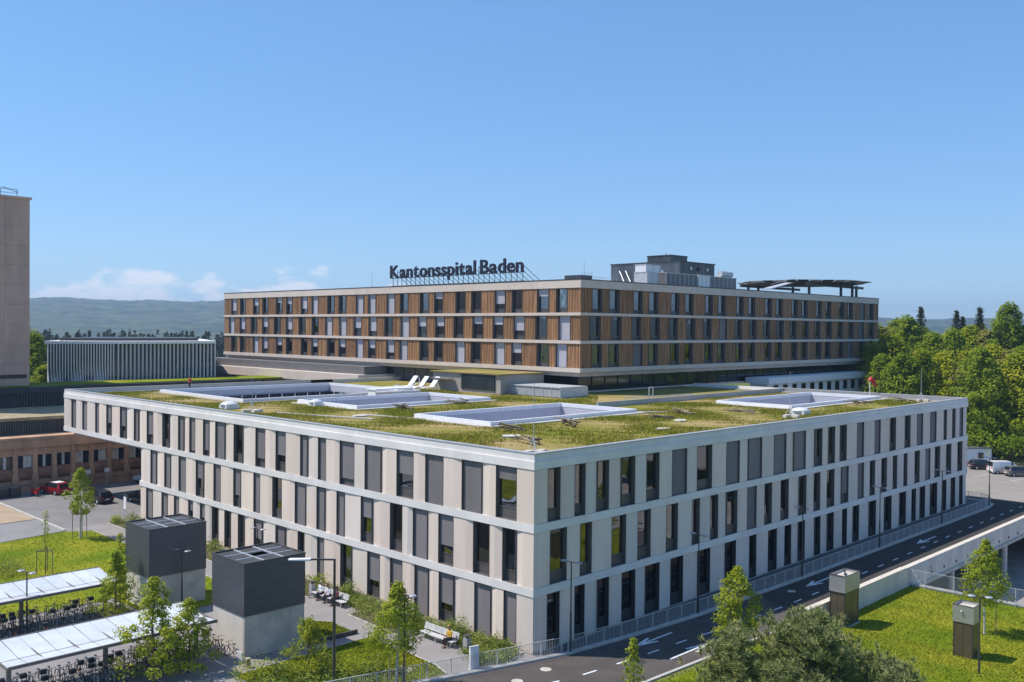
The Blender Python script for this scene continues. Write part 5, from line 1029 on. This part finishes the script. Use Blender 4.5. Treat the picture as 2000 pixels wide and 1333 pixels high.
t = thing('a_board', 'small white board leaning at the corner of the near shaft', 'board', (-14.15, 12.05, 0), .2); b = MB(); b.box(-.03, .03, -.22, .22, 0, .62); b.build('board', WHITE, t); b = MB(); b.bar((.05, -.18, .58), (.28, -.18, 0), .03, .03); b.bar((.05, .18, .58), (.28, .18, 0), .03, .03); b.build('leg', GALV, t)
t = thing('bollard', 'short square timber bollard at the lawn edge before the near shaft', 'bollard', (-14.35, 10.75, 0)); MB().box(-.13, .13, -.13, .13, -.05, .55).build('post', STAKE, t); MB().box(-.14, .14, -.14, .14, .551, .58).build('cap', KERB, t)

# ================================================================== FENCES AND LAMPS
FENCE = [(-14.0, 3.05), (-8.24, 1.47), (1.55, -1.16)]; FENCE2 = [(2.0, -1.3), (8, -2.02), (15, -2.5), (30, -2.77), (76, -2.75), (79.2, -2.3), (80.5, -1.0), (80.9, 2.0), (80.0, 5.5)]
def railing(pts, label, h=1.05, step=1.62, bs=.125):
    t = thing('railing', label, 'railing', (pts[0][0], pts[0][1], 0), world=True, group='steel railings along the road')
    D = [0]
    for a, c in zip(pts[:-1], pts[1:]): D.append(D[-1]+math.dist(a, c))
    def at(d): return float(np.interp(d, D, [p[0] for p in pts])), float(np.interp(d, D, [p[1] for p in pts]))
    n_ = round(D[-1]/step); s_ = D[-1]/n_
    for k in range(n_+1):
        x, y = at(k*s_); MB().box(x-.025, x+.025, y-.03, y+.03, 0, h).build('post', GALV, t)
        if k == n_: break
        b = MB(); p, q = at(k*s_+.03), at((k+1)*s_-.03); b.bar((*p, .12), (*q, .12), .03, .03); m_ = round(s_/bs)
        for j in range(1, m_): x, y = at(k*s_+j*s_/m_); b.box(x-.008, x+.008, y-.008, y+.008, .12, h-.02)
        b.build('infill', GALV, t); b = MB(); p, q = at(k*s_), at((k+1)*s_); b.bar((*p, h+.015), (*q, h+.015), .05, .03); b.build('top_rail', GALV, t)
railing(FENCE, 'steel bar railing along the footway left of the first road lamp'); railing(FENCE2, 'long steel bar railing along the road in front of the shaded facade')
def lamp_proto(h, name='street_lamp'):
    t = thing(name, 'x', 'lamp'); MB().tube((0, 0, 0), (0, 0, h*.45), .075, .07, 8).build('base_pole', STEELD, t); MB().tube((0, 0, h*.45), (0, 0, h), .05, .045, 8).build('pole', STEELD, t)
    for s_ in (-1, 1):
        a = MB().bar((0, 0, h-.03), (0, s_*.35, h+.02*s_), .05, .04).build('arm', STEELD, t)
        MB().lathe([(.02, -.03), (.22, -.02), (.26, .02), (.2, .05), (.02, .06)], 14, (0, s_*.52, h+.03*s_)).build('head', mat('lamp_head', (0.45, .46, .48), .35, .05, 3, metal=.4), t, smooth=True)
    return t
LPL = lamp_proto(4.3); LPH = lamp_proto(6.0); u1_, u2_ = [], []
for x, y, lb, a in ((-22.0, 26.65, 'path lamp in front of the rear bicycle shelter', .4), (-11.5, 25.45, 'path lamp in front of the rear concrete shaft', .4), (-3.5, 28.3, 'path lamp near the facade seen above the near shaft', .4)): place(LPL, u1_, (x, y, 0), a, lb, 'path lamps')
place(LPL, u1_, (-9.45, 1.45, 0), .4, 'path lamp beside the rounded young tree', 'path lamps', (1, 1, 5.5/4.3))
for i, (x, y) in enumerate(((2.0, -1.5), (15.08, -2.62), (30.44, -2.9), (46, -2.88), (62, -2.85), (77.4, -2.75))): place(LPH, u2_, (x, y, 0), 0.12 if i else .3, ORD[i]+' road lamp from the building corner along the railing', 'lamps along the road')
place(LPH, u2_, (19.0, -21.0, -1.1), .6, 'lamp post beside the right-hand steel vent tower', 'lamps along the road', (1, 1, .92))
place(LPH, u2_, (126, 17, 1.0), .6, 'slim lamp post far off at the edge of the wood', 'lamps along the road')
t = thing('street_lamp', 'tall lamp with one long arm and flat white head before the near shaft', 'lamp', (-12.45, 4.25, 0), 0)
MB().tube((0, 0, 0), (0, 0, 7.6), .095, .07, 10).build('pole', STEELD, t); MB().bar((.04, -.04, 7.56), (-1.15, 1.15, 7.56), .1, .09).build('arm', STEELD, t)
b = MB(); b.add([(-1.1, .85, 7.5), (-.85, 1.1, 7.5), (-1.75, 2.05, 7.53), (-2.05, 1.75, 7.53), (-1.1, .85, 7.62), (-.85, 1.1, 7.62), (-1.75, 2.05, 7.58), (-2.05, 1.75, 7.58)], [(3,2,1,0),(4,5,6,7),(0,1,5,4),(1,2,6,5),(2,3,7,6),(3,0,4,7)]); b.build('head', WHITE, t)
# mesh fence above the sunken drive
t = thing('mesh_fence', 'wire mesh fence with galvanised posts along the lawn above the sunken drive', 'fence', (38.6, -9, -1), world=True); ps = [-8.9, -10.1, -12.5, -14.9, -17.3, -19.7, -22.1, -24.5, -26.9]
for k, y in enumerate(ps):
    MB().tube((38.6, y, -1.1), (38.6, y, .45), .04, n=6).build('post', GALV, t)
    if k < len(ps)-1:
        b = MB(); y2 = ps[k+1]
        for z in np.arange(-.95, .4, .085): b.tube((38.6, y, z), (38.6, y2, z), .0035, n=3, cap=False)
        for yy in np.arange(y2, y, .085): b.tube((38.6, yy, -1), (38.6, yy, .4), .0035, n=3, cap=False)
        b.build('mesh', GALV, t); MB().tube((38.6, y, .42), (38.6, y2, .42), .018, n=5).build('top_rail', GALV, t)
MB().tube((38.6, -8.95, .4), (38.6, -10.0, -1.0), .03, n=5).build('brace', GALV, t)
# steel vent towers on the lawn
def vent_tower(x, y, rz, label, spout, sc):
    t = thing('vent_tower', label, 'vent tower', (x, y, -1.1), rz, 'steel vent towers on the right lawn'); a = .72; t.scale = sc
    MB().box(-a-.1, a+.1, -a-.1, a+.1, 0, .12).build('base', CONC2, t)
    for sx_, sy_ in ((1, 0), (-1, 0), (0, 1), (0, -1)):
        for k in (-1, 1):
            if sx_: MB().box(sx_*(a-.05), sx_*a, min(0, k*(a-.06))+.012, max(0, k*(a-.06))-.012, .12, 3.0).build('side_panel', OLIVE, t)
            else: MB().box(min(0, k*(a-.06))+.012, max(0, k*(a-.06))-.012, sy_*(a-.05), sy_*a, .12, 3.0).build('side_panel', OLIVE, t)
    b = MB()
    for sx_ in (-1, 1):
        for sy_ in (-1, 1): b.box(sx_*(a-.05), sx_*(a+.015), sy_*(a-.05), sy_*(a+.015), .12, 3.02)
    b.build('corner_post', DARKMETAL, t)
    b = MB(); c = a+.06; b.box(-c, c, -c, -c+.04, 3.0, 4.35); b.box(-c, c, c-.04, c, 3.0, 4.35); b.box(-c, -c+.04, -c+.04, c-.04, 3.0, 4.35); b.box(c-.04, c, -c+.04, c-.04, 3.0, 4.35); b.build('steel_collar', BRUSHED, t)
    b = MB(); b.box(-c+.04, c-.04, -c+.04, c-.04, 4.1, 4.16); b.build('roof', CONC, t)
    b = MB(); b.box(-c-.02, c+.02, -c-.02, -c+.05, 4.353, 4.39); b.box(-c-.02, c+.02, c-.05, c+.02, 4.353, 4.39); b.box(-c-.02, -c+.05, -c+.05, c-.05, 4.353, 4.39); b.box(c-.05, c+.02, -c+.05, c-.05, 4.353, 4.39); b.build('rim', DARKMETAL, t)
    if spout: MB().tube((-c, .1, 3.95), (-c-.16, .1, 3.85), .07, n=8).build('spout', GALV, t)
    else: MB().bar((-.2, -.2, 4.3), (.3, .25, 4.3), .12, .1).build('hatch', DARKMETAL, t)
vent_tower(24.2, -9.62, 0.0, 'steel vent tower with olive panels beside the bridge parapet', False, (1.6, .8, .91)); vent_tower(23.35, -18.75, 0.0, 'steel vent tower with a small spout on the open lawn', True, (.92, .88, .85))
# info pylon, bins, benches
t = thing('info_pylon', 'blank white information pylon behind the railing by the corner bed', 'sign', (-4.55, .7, 0), R(-15)); MB().box(-.3, .3, -.09, .09, .06, 1.45).build('panel', WHITE, t); MB().box(-.31, .31, -.1, .1, 1.452, 1.5).build('cap', GALV, t); MB().box(-.34, .34, -.13, .13, -.05, .055).build('foot', CONC2, t)
def litter_bin(x, y, label):
    t = thing('litter_bin', label, 'litter bin', (x, y, 0), group='tall litter bins'); MB().box(-.19, .19, -.19, .19, .02, .98).build('body', mat('bin_steel', (.42, .41, .42), .5, .06, 2, metal=.2), t); b = MB(); b.box(-.2, .2, -.2, .2, 1.12, 1.16)
    for sx_ in (-.18, .16):
        for sy_ in (-.18, .16): b.box(sx_, sx_+.02, sy_, sy_+.02, .981, 1.12)
    b.build('hood', STEELD, t); MB().tube((0, 0, .981), (0, 0, 1.03), .1, n=8).build('ashtray', BLACKP, t)
litter_bin(-2.75, 3.3, 'tall grey litter bin right of the lone sitter'); litter_bin(-2.75, 21.3, 'tall pale litter bin left of the three seated people')
def bench(x, y, ln, label):
    t = thing('bench', label, 'bench', (x, y, 0), 0, 'slatted benches along the facade path'); BM = mat('bench_slat', (.52, .51, .51), .6, .08, 2, rnd=.06); n_ = 3; sl_ = ln/n_
    for j in range(n_):
        for k in range(5): MB().box(-.5+k*.105, -.41+k*.105, -ln/2+j*sl_+.01, -ln/2+(j+1)*sl_-.01, .42, .45).build('seat_slat', BM, t)
        for k in range(4): MB().add([(.06+k*.035, -ln/2+j*sl_+.01, .52+k*.1), (.06+k*.035, -ln/2+(j+1)*sl_-.01, .52+k*.1), (.09+k*.035, -ln/2+(j+1)*sl_-.01, .605+k*.1), (.09+k*.035, -ln/2+j*sl_+.01, .605+k*.1), (.09+k*.035, -ln/2+j*sl_+.01, .51+k*.1), (.09+k*.035, -ln/2+(j+1)*sl_-.01, .51+k*.1), (.12+k*.035, -ln/2+(j+1)*sl_-.01, .6+k*.1), (.12+k*.035, -ln/2+j*sl_+.01, .6+k*.1)], [(0,1,2,3),(7,6,5,4),(0,4,5,1),(1,5,6,2),(2,6,7,3),(3,7,4,0)]).build('back_slat', BM, t)
    for yy in (-ln/2+.25, 0, ln/2-.25):
        b = MB(); b.bar((-.42, yy, 0), (-.42, yy, .42), .05, .06); b.bar((.02, yy, 0), (.02, yy, .45), .05, .06); b.bar((.02, yy, .4), (.24, yy, .95), .05, .06); b.bar((-.46, yy, .4), (.04, yy, .4), .05, .05); b.build('leg', GALV, t)
bench(-2.55, 6.2, 3.5, 'long pale slatted bench with a single sitter near the corner bed'); bench(-2.6, 18.9, 4.2, 'slatted bench with three seated people by the facade bed')
t = thing('stand_sign', 'white notice on a tripod stand at the plaza edge by the facade', 'sign', (-.6, 61.4, 0)); MB().box(-.04, .04, -.3, .3, .9, 2.2).build('board', WHITE, t); b = MB(); b.tube((0, .3, 0), (0, 0, .95), .025, n=5); b.tube((-.3, -.25, 0), (0, 0, .95), .025, n=5); b.tube((.3, -.25, 0), (0, 0, .95), .025, n=5); b.tube((0, 0, 2.2), (0, 0, 2.6), .03, n=5); b.build('stand', GALV, t)
b = None
for i, x in enumerate((6.5, 4.0)):
    t = thing('traffic_sign', ['sign post at the foot of the brown building, right of the pair', 'sign post at the foot of the brown building, left of the pair'][i], 'sign', (x, 83.9, 0), group='sign posts by the brown building'); MB().tube((0, 0, 0), (0, 0, 2.2), .04, n=6).build('pole', GALV, t); MB().box(-.35, .35, -.06, -.04, 1.7, 2.2).build('plate', WHITE, t)

# ================================================================== PEOPLE
SKIN = mat('skin', (.42, .24, .17), .6, .06, 5)
def skin(name, vs_, es, rr, m, parent, root=0):
    me = bpy.data.meshes.new(name); me.from_pydata(vs_, es, []); me.materials.append(m); o = bpy.data.objects.new(name, me); COL.objects.link(o); o.parent = parent
    md = o.modifiers.new('skin', 'SKIN'); md.use_smooth_shade = True
    for i, r in enumerate(rr): me.skin_vertices[0].data[i].radius = (r, r) if not isinstance(r, tuple) else r
    me.skin_vertices[0].data[root].use_root = True; o.modifiers.new('sub', 'SUBSURF').levels = 1; o.modifiers['sub'].render_levels = 1; return o
def person(loc, rz, label, top, legs, hair, pose='sit', long_hair=False, coat=False, lean=0.0, shoes=BLACKP):
    t = thing('person', label, 'person', loc, rz, None); S = pose == 'sit'; pz = .55 if S else .95; ch = (lean*.6-.03, 0, pz+.36); nk = (lean-.02, 0, pz+.55); hd = (lean+.03, 0, pz+.74)
    V = [(0, 0, pz), (lean*.3-.02, 0, pz+.18), ch, nk, hd, (lean+.03, 0, pz+.84)]; E = [(0, 1), (1, 2), (2, 3), (3, 4), (4, 5)]; Rr = [(.15, .12), (.14, .11), (.16, .11), .055, (.075, .085), (.06, .07)]
    kn = [(.44, s_*.12, pz-.02) if S else (.03+.05*s_, s_*.1, .5) for s_ in (-1, 1)]; an = [(.40+.1*(s_ > 0), s_*.11, .1) if S else (.0+.1*s_, s_*.1, .09) for s_ in (-1, 1)]
    hands = []
    for q, s_ in enumerate((-1, 1)):
        n0 = len(V); V += [(.06, s_*.1, pz-.03), kn[q], an[q], (an[q][0]+.16, s_*.13, .05)]; E += [(0, n0), (n0, n0+1), (n0+1, n0+2), (n0+2, n0+3)]; Rr += [.085, .062, .042, .04]
    for s_ in (-1, 1):
        n0 = len(V); sh = (ch[0]+.01, s_*.2, pz+.45); el = (ch[0]+.08, s_*.26, pz+.2) if S else (ch[0]-.02, s_*.27, pz+.18); wr = (ch[0]+.3, s_*.13, pz+.14) if S else (ch[0]+.06, s_*.27, pz-.06)
        V += [sh, el, wr]; E += [(2, n0), (n0, n0+1), (n0+1, n0+2)]; Rr += [.06, .045, .032]; hands.append((wr, s_))
    skin('body', V, E, Rr, SKIN, t); g = 1.16
    cv = [V[0], V[1], V[2], (nk[0], 0, nk[2]-.05)]; ce = [(0, 1), (1, 2), (2, 3)]; cr = [(.17, .135), (.165, .13), (.185, .13), .08]
    if coat and S: cv.append((.26, 0, pz+.02)); ce.append((0, 4)); cr.append((.17, .1))
    for s_, (sh, el, wr) in zip((-1, 1), ((V[14], V[15], V[16]), (V[17], V[18], V[19]))): n0 = len(cv); cv += [sh, el, tuple(np.array(el)+(np.array(wr)-np.array(el))*.8)]; ce += [(2, n0), (n0, n0+1), (n0+1, n0+2)]; cr += [.075, .06, .046]
    skin('jacket' if coat else 'shirt', cv, ce, cr, top, t)
    lv = [(0, 0, pz+.02)]; le = []; lr = [(.165, .13)]
    for q, s_ in enumerate((-1, 1)): n0 = len(lv); lv += [(.06, s_*.1, pz-.03), kn[q], (an[q][0], an[q][1], .14)]; le += [(0, n0), (n0, n0+1), (n0+1, n0+2)]; lr += [.1, .075, .058]
    skin('trousers', lv, le, lr, legs, t)
    for q, s_ in enumerate((-1, 1)): a = an[q]; MB().add([(a[0]-.08, a[1]-.045, 0), (a[0]+.19, a[1]-.04, 0), (a[0]+.19, a[1]+.04, 0), (a[0]-.08, a[1]+.045, 0), (a[0]-.07, a[1]-.04, .11), (a[0]+.04, a[1]-.04, .11), (a[0]+.04, a[1]+.04, .11), (a[0]-.07, a[1]+.04, .11)], [(3,2,1,0),(4,5,6,7),(0,1,5,4),(1,2,6,5),(2,3,7,6),(3,0,4,7)]).build('shoe', shoes, t)
    b = MB(); hz_ = hd[2]; b.lathe([(.02, -.02), (.098, .0), (.108, .05), (.09, .11), (.03, .135)], 10, (hd[0]-.025, 0, hz_+.02))
    if long_hair: b.lathe([(.06, -.28), (.085, -.1), (.09, .02)], 8, (hd[0]-.07, 0, hz_))
    b.build('hair', hair, t, smooth=True)
    b = MB(); b.tube((hd[0]+.085, 0, hz_+.02), (hd[0]+.115, 0, hz_-.01), .012, .016, 5)
    for s_ in (-1, 1): b.box(hd[0]+.075, hd[0]+.09, s_*.035-.012, s_*.035+.012, hz_+.025, hz_+.035)
    b.box(hd[0]+.078, hd[0]+.09, -.022, .022, hz_-.05, hz_-.04); b.build('face', mat('face_dark', (.2, .1, .08), .6, .1, 5), t)
    for wr, s_ in hands:
        b = MB(); w_ = Vector(wr); f_ = Vector((1, -.35*s_, -.15)).normalized() if S else Vector((.15, 0, -1)).normalized(); sd = f_.cross(Vector((0, 0, 1))).normalized() if S else Vector((0, 1, 0))
        b.bar(w_, w_+f_*.09, .075, .03)
        for k in range(4): p0 = w_+f_*.085+sd*(-.027+.018*k); p1 = p0+f_*(.035+.008*(k in (1, 2)))+Vector((0, 0, -.012)); b.tube(p0, p1, .0085, .008, 5); b.tube(p1, p1+f_*.022+Vector((0, 0, -.02)), .008, .006, 5)
        p0 = w_+f_*.03+sd*(.035*s_); b.tube(p0, p0+f_*.04+sd*(.025*s_), .01, .008, 5); b.build('hand', SKIN, t)
    return t
WCOAT = mat('white_coat_cloth', (.72, .73, .78), .8, .05, 4); NAVY = mat('navy_cloth', (.02, .025, .05), .8, .1, 5); YEL = mat('yellow_cloth', (.62, .36, .03), .8, .08, 5); DTR = mat('black_cloth', (.018, .016, .018), .85, .1, 5); REDC = mat('red_jacket', (.5, .03, .04), .8, .1, 5); HB1 = mat('brown_hair', (.10, .05, .025), .6, .15, 8); HB2 = mat('blond_hair', (.4, .24, .10), .6, .15, 8); HB3 = mat('grey_hair', (.3, .29, .28), .6, .15, 8); DRED = mat('plum_cloth', (.12, .03, .05), .8, .1, 5)
person((-2.72, 20.0, 0), R(188), 'person in a white coat at the left end of the far bench', WCOAT, NAVY, HB3, coat=True, lean=.08)
person((-2.72, 19.0, 0), R(180), 'person in a white coat leaning forward in the middle of the far bench', WCOAT, NAVY, HB1, coat=True, lean=.14)
person((-2.72, 17.95, 0), R(170), 'person in dark clothes with long brown hair at the right of the far bench', DRED, DTR, HB1, long_hair=True, lean=.05)
person((-2.72, 5.0, 0), R(172), 'person in a yellow top and black trousers alone on the near bench', YEL, DTR, HB2, lean=.08)
person((16.1, 80.0, ZR), R(200), 'person in a red jacket standing far back on the planted roof', REDC, NAVY, HB1, pose='stand')

# ================================================================== VEHICLES
HATCH = [(-2.12, .74, .36, .74, .78, .66), (-2.04, .86, .26, .90, .98, .70), (-1.72, .90, .22, .95, 1.40, .60), (-1.2, .91, .2, .95, 1.49, .64), (-.1, .91, .2, .94, 1.51, .66), (.5, .91, .2, .93, 1.43, .63), (1.15, .90, .2, .93, .99, .68), (1.75, .88, .22, .86, .90, .64), (2.08, .76, .30, .64, .68, .52)]
VAN = [(-2.35, .86, .34, 1.0, 1.05, .84), (-2.32, .92, .28, 1.02, 1.10, .86), (-2.28, .93, .25, 1.02, 1.84, .78), (-1.2, .94, .24, 1.02, 1.88, .80), (.5, .94, .24, 1.02, 1.87, .80), (.85, .94, .24, 1.02, 1.80, .76), (1.55, .92, .24, 1.02, 1.08, .76), (2.0, .9, .25, .92, .97, .68), (2.3, .8, .32, .66, .7, .56)]
CARG = mat('car_glass', (.012, .014, .018), .06, .2, 1, spec=.8); TAILR = mat('tail_red', (.35, .01, .01), .3, .1, 3); HEADL = mat('head_lamp', (.6, .62, .65), .15, .05, 3)
def car(loc, rz, label, col, S=HATCH, cat='car', name='parked_car', roofm=None, metal=.3, panes=True):
    t = thing(name, label, cat, loc, rz, 'parked vehicles'); pm = mat('paint_%s' % '_'.join('%02d' % int(c*99) for c in col), col, .25, .05, 1, metal=metal, spec=.6)
    ring = lambda s: [(s[0], s[1]*.92, s[2]), (s[0], s[1], (s[2]+s[3])/2), (s[0], s[1]*.985, s[3]), (s[0], s[5], s[4]), (s[0], -s[5], s[4]), (s[0], -s[1]*.985, s[3]), (s[0], -s[1], (s[2]+s[3])/2), (s[0], -s[1]*.92, s[2])]
    Vv = [p for s in S for p in ring(s)]; body, gl = [], {'side_window': [], 'rear_window': [], 'windscreen': []}
    for k in range(len(S)-1):
        for j in range(8):
            f_ = (k*8+j, k*8+(j+1) % 8, (k+1)*8+(j+1) % 8, (k+1)*8+j)
            if j in (2, 4) and 2 <= k <= 4 and panes: gl['side_window'].append(f_)
            elif j in (2, 4) and k == 4: gl['side_window'].append(f_)
            elif j == 3 and k == 1: gl['rear_window'].append(f_)
            elif j == 3 and k == 5: gl['windscreen'].append(f_)
            else: body.append(f_)
    n_ = len(S)-1; body += [tuple(range(8))[::-1], tuple(n_*8+i for i in range(8))]
    MB().add(Vv, body).build('body', pm, t)
    for nm, fs in gl.items():
        if fs: ix = sorted({i for f_ in fs for i in f_}); mp_ = {i: j for j, i in enumerate(ix)}; MB().add([Vv[i] for i in ix], [tuple(mp_[i] for i in f_) for f_ in fs]).build(nm, CARG, t)
    if roofm: MB().add([(S[3][0], S[3][5]*.9, S[3][4]+.012), (S[3][0], -S[3][5]*.9, S[3][4]+.012), (S[5][0], -S[5][5]*.9, S[5][4]+.012), (S[5][0], S[5][5]*.9, S[5][4]+.012), (S[4][0], S[4][5]*.9, S[4][4]+.012), (S[4][0], -S[4][5]*.9, S[4][4]+.012)], [(0, 1, 5, 4), (4, 5, 2, 3)]).build('roof_glass', roofm, t)
    for x in (S[0][0]+.78, S[-1][0]-.82):
        for s_ in (-1, 1):
            y = s_*(S[3][1]-.02); wv = MB().torus((x, y-.07*s_, .31), (0, 1, 0), .24, .085, 18, 6, 1.1).build('wheel', RUBBER, t, smooth=True); MB().tube((x, y-.1*s_, .31), (x, y+.012*s_, .31), .2, .17, 12).build('rim', GALV, wv)
            MB().torus((x, y-.02*s_, .33), (0, 1, 0), .36, .03, 16, 4).build('wheel_arch', BLACKP, t)
    xr, xf = S[0][0], S[-1][0]
    for s_ in (-1, 1): MB().box(xr-.01, xr+.12, s_*.52, s_*.8, .72 if S is HATCH else .8, .86 if S is HATCH else 1.1).build('tail_light', TAILR, t); MB().box(xf-.22, xf+.01, s_*.5, s_*.78, .56, .68).build('headlight', HEADL, t); MB().box(.78, .95, s_*.93, s_*1.06, .95, 1.07).build('mirror', pm, t)
    MB().box(xr-.03, xr, -.26, .26, .52, .63).build('number_plate', WHITE, t); MB().box(xr-.02, xr+.1, -.7, .7, .3, .42).build('bumper', BLACKP, t); MB().box(xf-.1, xf+.02, -.65, .65, .3, .42).build('bumper', BLACKP, t)
    return t
car((-.9, 81.6, 0), R(104), 'red compact car parked before the brown building', (.42, .015, .02), roofm=WHITE); car((.75, 72.2, 0), R(97), 'dark brown hatchback parked on the plaza near the facade', (.035, .028, .022), roofm=BLACKP)
car((11.8, 83.0, 0), R(200), 'white car half hidden behind the corner of the facade', (.7, .7, .72)); car((4.6, 68.6, 0), R(97), 'black car in the shadow under the overhanging storey', (.012, .012, .016))
car((108.0, 4.9, 0), R(-44), 'white delivery van in the right-hand car park', (.72, .72, .73), VAN, 'van', 'delivery_van', metal=0, panes=False); car((106.9, 2.6, 0), R(-42), 'silver grey car in front of the white van', (.22, .22, .21)); car((110.3, 8.7, 0), R(-48), 'dark violet car behind the white van by the cabin', (.06, .05, .075)); car((105.7, -1.0, 0), R(-42), 'dark car cut by the right picture edge', (.03, .03, .035))
# scooter
t = thing('motor_scooter', 'red motor scooter parked left of the red car', 'scooter', (-3.4, 81.3, 0), R(100)); RD = mat('scooter_red', (.4, .015, .02), .3, .05, 1)
for x in (-.55, .6): wv = MB().torus((x, 0, .25), (0, 1, 0), .19, .06, 14, 5).build('wheel', RUBBER, t); MB().tube((x, -.03, .25), (x, .03, .25), .12, n=8).build('rim', GALV, wv)
MB().add([(-.9, -.14, .45), (-.9, .14, .45), (-.25, .18, .35), (-.25, -.18, .35), (-.85, -.14, .72), (-.85, .14, .72), (-.2, .16, .7), (-.2, -.16, .7)], [(3,2,1,0),(4,5,6,7),(0,1,5,4),(1,2,6,5),(2,3,7,6),(3,0,4,7)]).build('body', RD, t); MB().box(-.3, .3, -.15, .15, .28, .36).build('footboard', BLACKP, t)
MB().add([(.28, -.2, .3), (.28, .2, .3), (.42, .16, .95), (.42, -.16, .95), (.36, -.2, .3), (.36, .2, .3), (.48, .16, .95), (.48, -.16, .95)], [(3,2,1,0),(4,5,6,7),(0,1,5,4),(1,2,6,5),(2,3,7,6),(3,0,4,7)]).build('shield', RD, t); MB().box(-.8, -.15, -.13, .13, .72, .8).build('saddle', BLACKP, t); b = MB(); b.tube((.42, -.32, 1.02), (.42, .32, 1.02), .02, n=5); b.tube((.58, 0, .25), (.42, 0, 1.0), .03, n=6); b.build('handlebar', BLACKP, t); MB().box(-1.0, -.72, -.16, .16, .82, 1.08).build('top_box', RD, t)
for i, (x, y) in enumerate(((-5.3, 82.4), (-6.6, 82.6))):
    t = thing('waste_container', ['right', 'left'][i]+' dark wheeled waste container on the plaza edge', 'container', (x, y, 0), .1, 'waste containers'); MB().add([(-.55, -.4, .15), (.55, -.4, .15), (.55, .4, .15), (-.55, .4, .15), (-.62, -.48, 1.15), (.62, -.48, 1.15), (.62, .48, 1.15), (-.62, .48, 1.15)], [(3,2,1,0),(4,5,6,7),(0,1,5,4),(1,2,6,5),(2,3,7,6),(3,0,4,7)]).build('body', DARKMETAL, t)
    MB().box(-.65, .65, -.5, .5, 1.153, 1.27).build('lid', GREYP, t)
    for sx_ in (-.45, .45): MB().tube((sx_, -.42, .08), (sx_, -.36, .08), .08, n=8).build('wheel', RUBBER, t)
# site cabin
t = thing('site_cabin', 'white site cabin with one small window beyond the right building end', 'cabin', (114.2, 11.6, 0), R(-42)); MB().box(-2.5, 2.5, -1.2, 1.2, .1, 2.7).build('wall', WHITE, t); MB().box(-2.58, 2.58, -1.28, 1.28, 2.7, 2.9).build('roof', GREYP, t)
for sx_ in (-2.52, 2.4):
    for sy_ in (-1.22, 1.1): MB().box(sx_, sx_+.12, sy_, sy_+.12, 0, 2.69).build('corner_post', DARKMETAL, t)
for s_, nm in ((-2.53, 'window'), ): w_ = MB().box(s_, s_+.02, -.2, .5, 1.2, 2.0).build(nm, DARKMETAL, t)
w_ = MB().box(.2, 1.1, -1.23, -1.21, 1.2, 2.1).build('window', DARKMETAL, t); MB().box(.26, 1.04, -1.25, -1.235, 1.26, 2.04).build('pane', CARG, w_)
t = thing('storage_shed', 'low dark shed behind the white site cabin', 'shed', (121, 17, 0), R(-42)); MB().box(-3, 3, -1.5, 1.5, 0, 4.4).build('wall', GREYP, t); MB().box(-3.2, 3.2, -1.7, 1.7, 4.4, 4.6).build('roof', CONC, t); MB().box(-1, 1, -1.56, -1.51, 0, 2.4).build('door', DARKMETAL, t)

# ================================================================== AIR
hz = MB().box(-5400, 5400, -5400, 5400, -8, 170).build('haze', mat('placeholder', (1, 1, 1)))
hm = bpy.data.materials.new('haze'); hm.use_nodes = True; t_ = hm.node_tree; t_.nodes.clear(); vp = N(t_, 'ShaderNodeVolumePrincipled'); vo = N(t_, 'ShaderNodeOutputMaterial')
vp.inputs['Color'].default_value = (.52, .74, 1.0, 1); vp.inputs['Density'].default_value = 2.0e-4; vp.inputs['Anisotropy'].default_value = .25; t_.links.new(vp.outputs[0], vo.inputs['Volume'])
hz.data.materials.clear(); hz.data.materials.append(hm); tag(hz, 'pale blue haze of the distant air', 'haze', kind='stuff')
for o in COL.objects:
    if '_o' in o: del o['_o']
